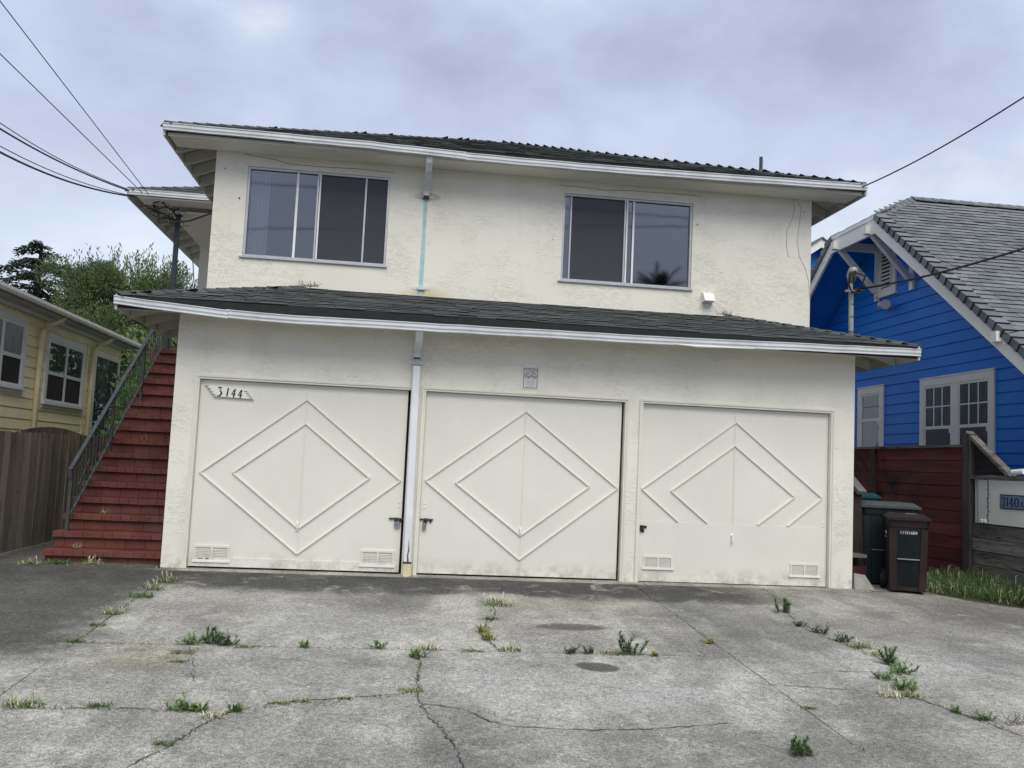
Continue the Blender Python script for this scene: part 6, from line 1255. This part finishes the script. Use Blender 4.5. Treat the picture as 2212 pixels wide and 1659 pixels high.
# weeds on the steps
for x, y, z, lb in ((-1.05, .46, .135, 'small dry sprig on the lowest brick step by the railing'), (-.95, 1.0, .50, 'small green sprig on the third brick step'), (-.9, 2.42, 1.42, 'tuft growing from a mid brick step')):
    mb = MB()
    for i in range(30):
        a = rnd.uniform(0, 6.283); e = rnd.uniform(.2, 1.3); c = Vector((x + rnd.gauss(0, .03), y, z)); d = Vector((math.cos(a) * math.cos(e), math.sin(a) * math.cos(e), math.sin(e))); sd = Vector((-math.sin(a), math.cos(a), 0)) * .003; L = rnd.uniform(.05, .12); mb.add([c - sd, c + sd, c + d * L], [(0, 1, 2)], rnd.choice(['weed_green', 'straw']))
    o = mb.build('weed', mt='weed_green'); tag(o, lb, 'weed', 'sprigs growing on the brick stairs')
# moss, grit and tiny seedlings caught in the joints
mb = MB()
for (xa, ya), (xb, yb), n in (((.2, -3.3), (.2, -.2), 260), ((.2, -5.8), (.2, -3.4), 40), ((.3, -3.35), (5.3, -3.35), 420), ((5.34, -5.8), (5.34, -.2), 220), ((3.59, -1.3), (3.32, -2.8), 160), ((3.32, -2.8), (3.42, -3.35), 80), ((2.77, -3.4), (2.74, -4.6), 150), ((2.78, -4.7), (2.93, -5.5), 60), ((.5, -4.88), (1.5, -4.92), 160), ((1.57, -4.9), (2.7, -4.5), 160), ((1.55, -5.0), (1.3, -5.7), 120), ((6.85, -.5), (6.5, -2.3), 120), ((6.5, -2.4), (6.65, -3.5), 260), ((6.65, -3.5), (6.3, -4.4), 260), ((6.3, -4.4), (6.6, -5.2), 120), ((3.0, -4.8), (4.1, -5.13), 60), ((0, -.06), (-1.5, -.06), 160), ((0, -.02), (8.1, -.02), 200)):
    for i in range(n):
        t = rnd.random() ** (1 if i % 3 else 2); x = xa + (xb - xa) * t + rnd.gauss(0, .012); y = ya + (yb - ya) * t + rnd.gauss(0, .012); c = Vector((x, y, gz(y) + .003)); a = rnd.uniform(0, 6.283); e = rnd.uniform(0, .9); L = rnd.uniform(.008, .03); d = Vector((math.cos(a) * math.cos(e), math.sin(a) * math.cos(e), math.sin(e))); sd = Vector((-math.sin(a), math.cos(a), 0)) * rnd.uniform(.002, .005)
        mb.add([c - sd, c + sd, c + d * L], [(0, 1, 2)], rnd.choice(['weed_green', 'weed_yellow', 'twig_brown', 'weed_dark', 'straw', 'joint_dark']))
o = mb.build('joint_moss', mt='weed_green'); o['kind'] = 'stuff'
# grass bank at the right
mb = MB()
mb2 = MB(); mb2.add([(8.95, .0, -.005), (9.3, -.62, -.03), (10.3, -1.5, -.08), (10.3, 3, .1), (9.4, 3, .02), (10.3, .2, .12)], [(0, 1, 5), (1, 2, 5), (0, 5, 3, 4)]); o = mb2.build('grass_bed', mt='soil'); o['kind'] = 'structure'
for i in range(6000):
    x = rnd.uniform(9.05, 10.08); t = (x - 9.0) / 1.1; y = rnd.uniform(-.15 - 1.15 * t, .9)
    if rnd.random() > .35 + .65 * t: continue
    a = rnd.uniform(0, 6.283); e = rnd.uniform(.5, 1.45); L = rnd.uniform(.12, .42) * (.5 + .6 * t); c = Vector((x, y, .03 * t + SL * min(y, 0))); d = Vector((math.cos(a) * math.cos(e), math.sin(a) * math.cos(e), math.sin(e))); sd = Vector((-math.sin(a), math.cos(a), 0)); p = c + d * L * .6; q = c + d * L + Vector((math.cos(a), math.sin(a), -1.2)) * L * .30; wq = .0055
    mb.add([c - sd * wq / 2, c + sd * wq / 2, p + sd * wq * .4, p - sd * wq * .4, q], [(0, 1, 2, 3), (3, 2, 4)], 'grass_green' if rnd.random() < .88 else 'straw')
o = mb.build('grass_bank', mt='grass_green'); o['kind'] = 'stuff'; o['label'] = 'long green grass beside the bins and fence'
# litter
mb = MB()
for i in range(60):
    x, y = rnd.uniform(.3, 7.5), rnd.uniform(-5.5, -.3); s = rnd.uniform(.004, .012); z = gz(y) + .003; a = rnd.uniform(0, 3.14)
    mb.add([(x + s * math.cos(a), y + s * math.sin(a), z), (x - s * math.sin(a) * .6, y + s * math.cos(a) * .6, z + .004), (x - s * math.cos(a), y - s * math.sin(a), z + .001), (x + s * math.sin(a) * .6, y - s * math.cos(a) * .6, z)], [(0, 1, 2, 3)], rnd.choice(['straw', 'twig_brown', 'petal', 'weed_dark']))
o = mb.build('leaf_litter', mt='straw'); o['kind'] = 'stuff'
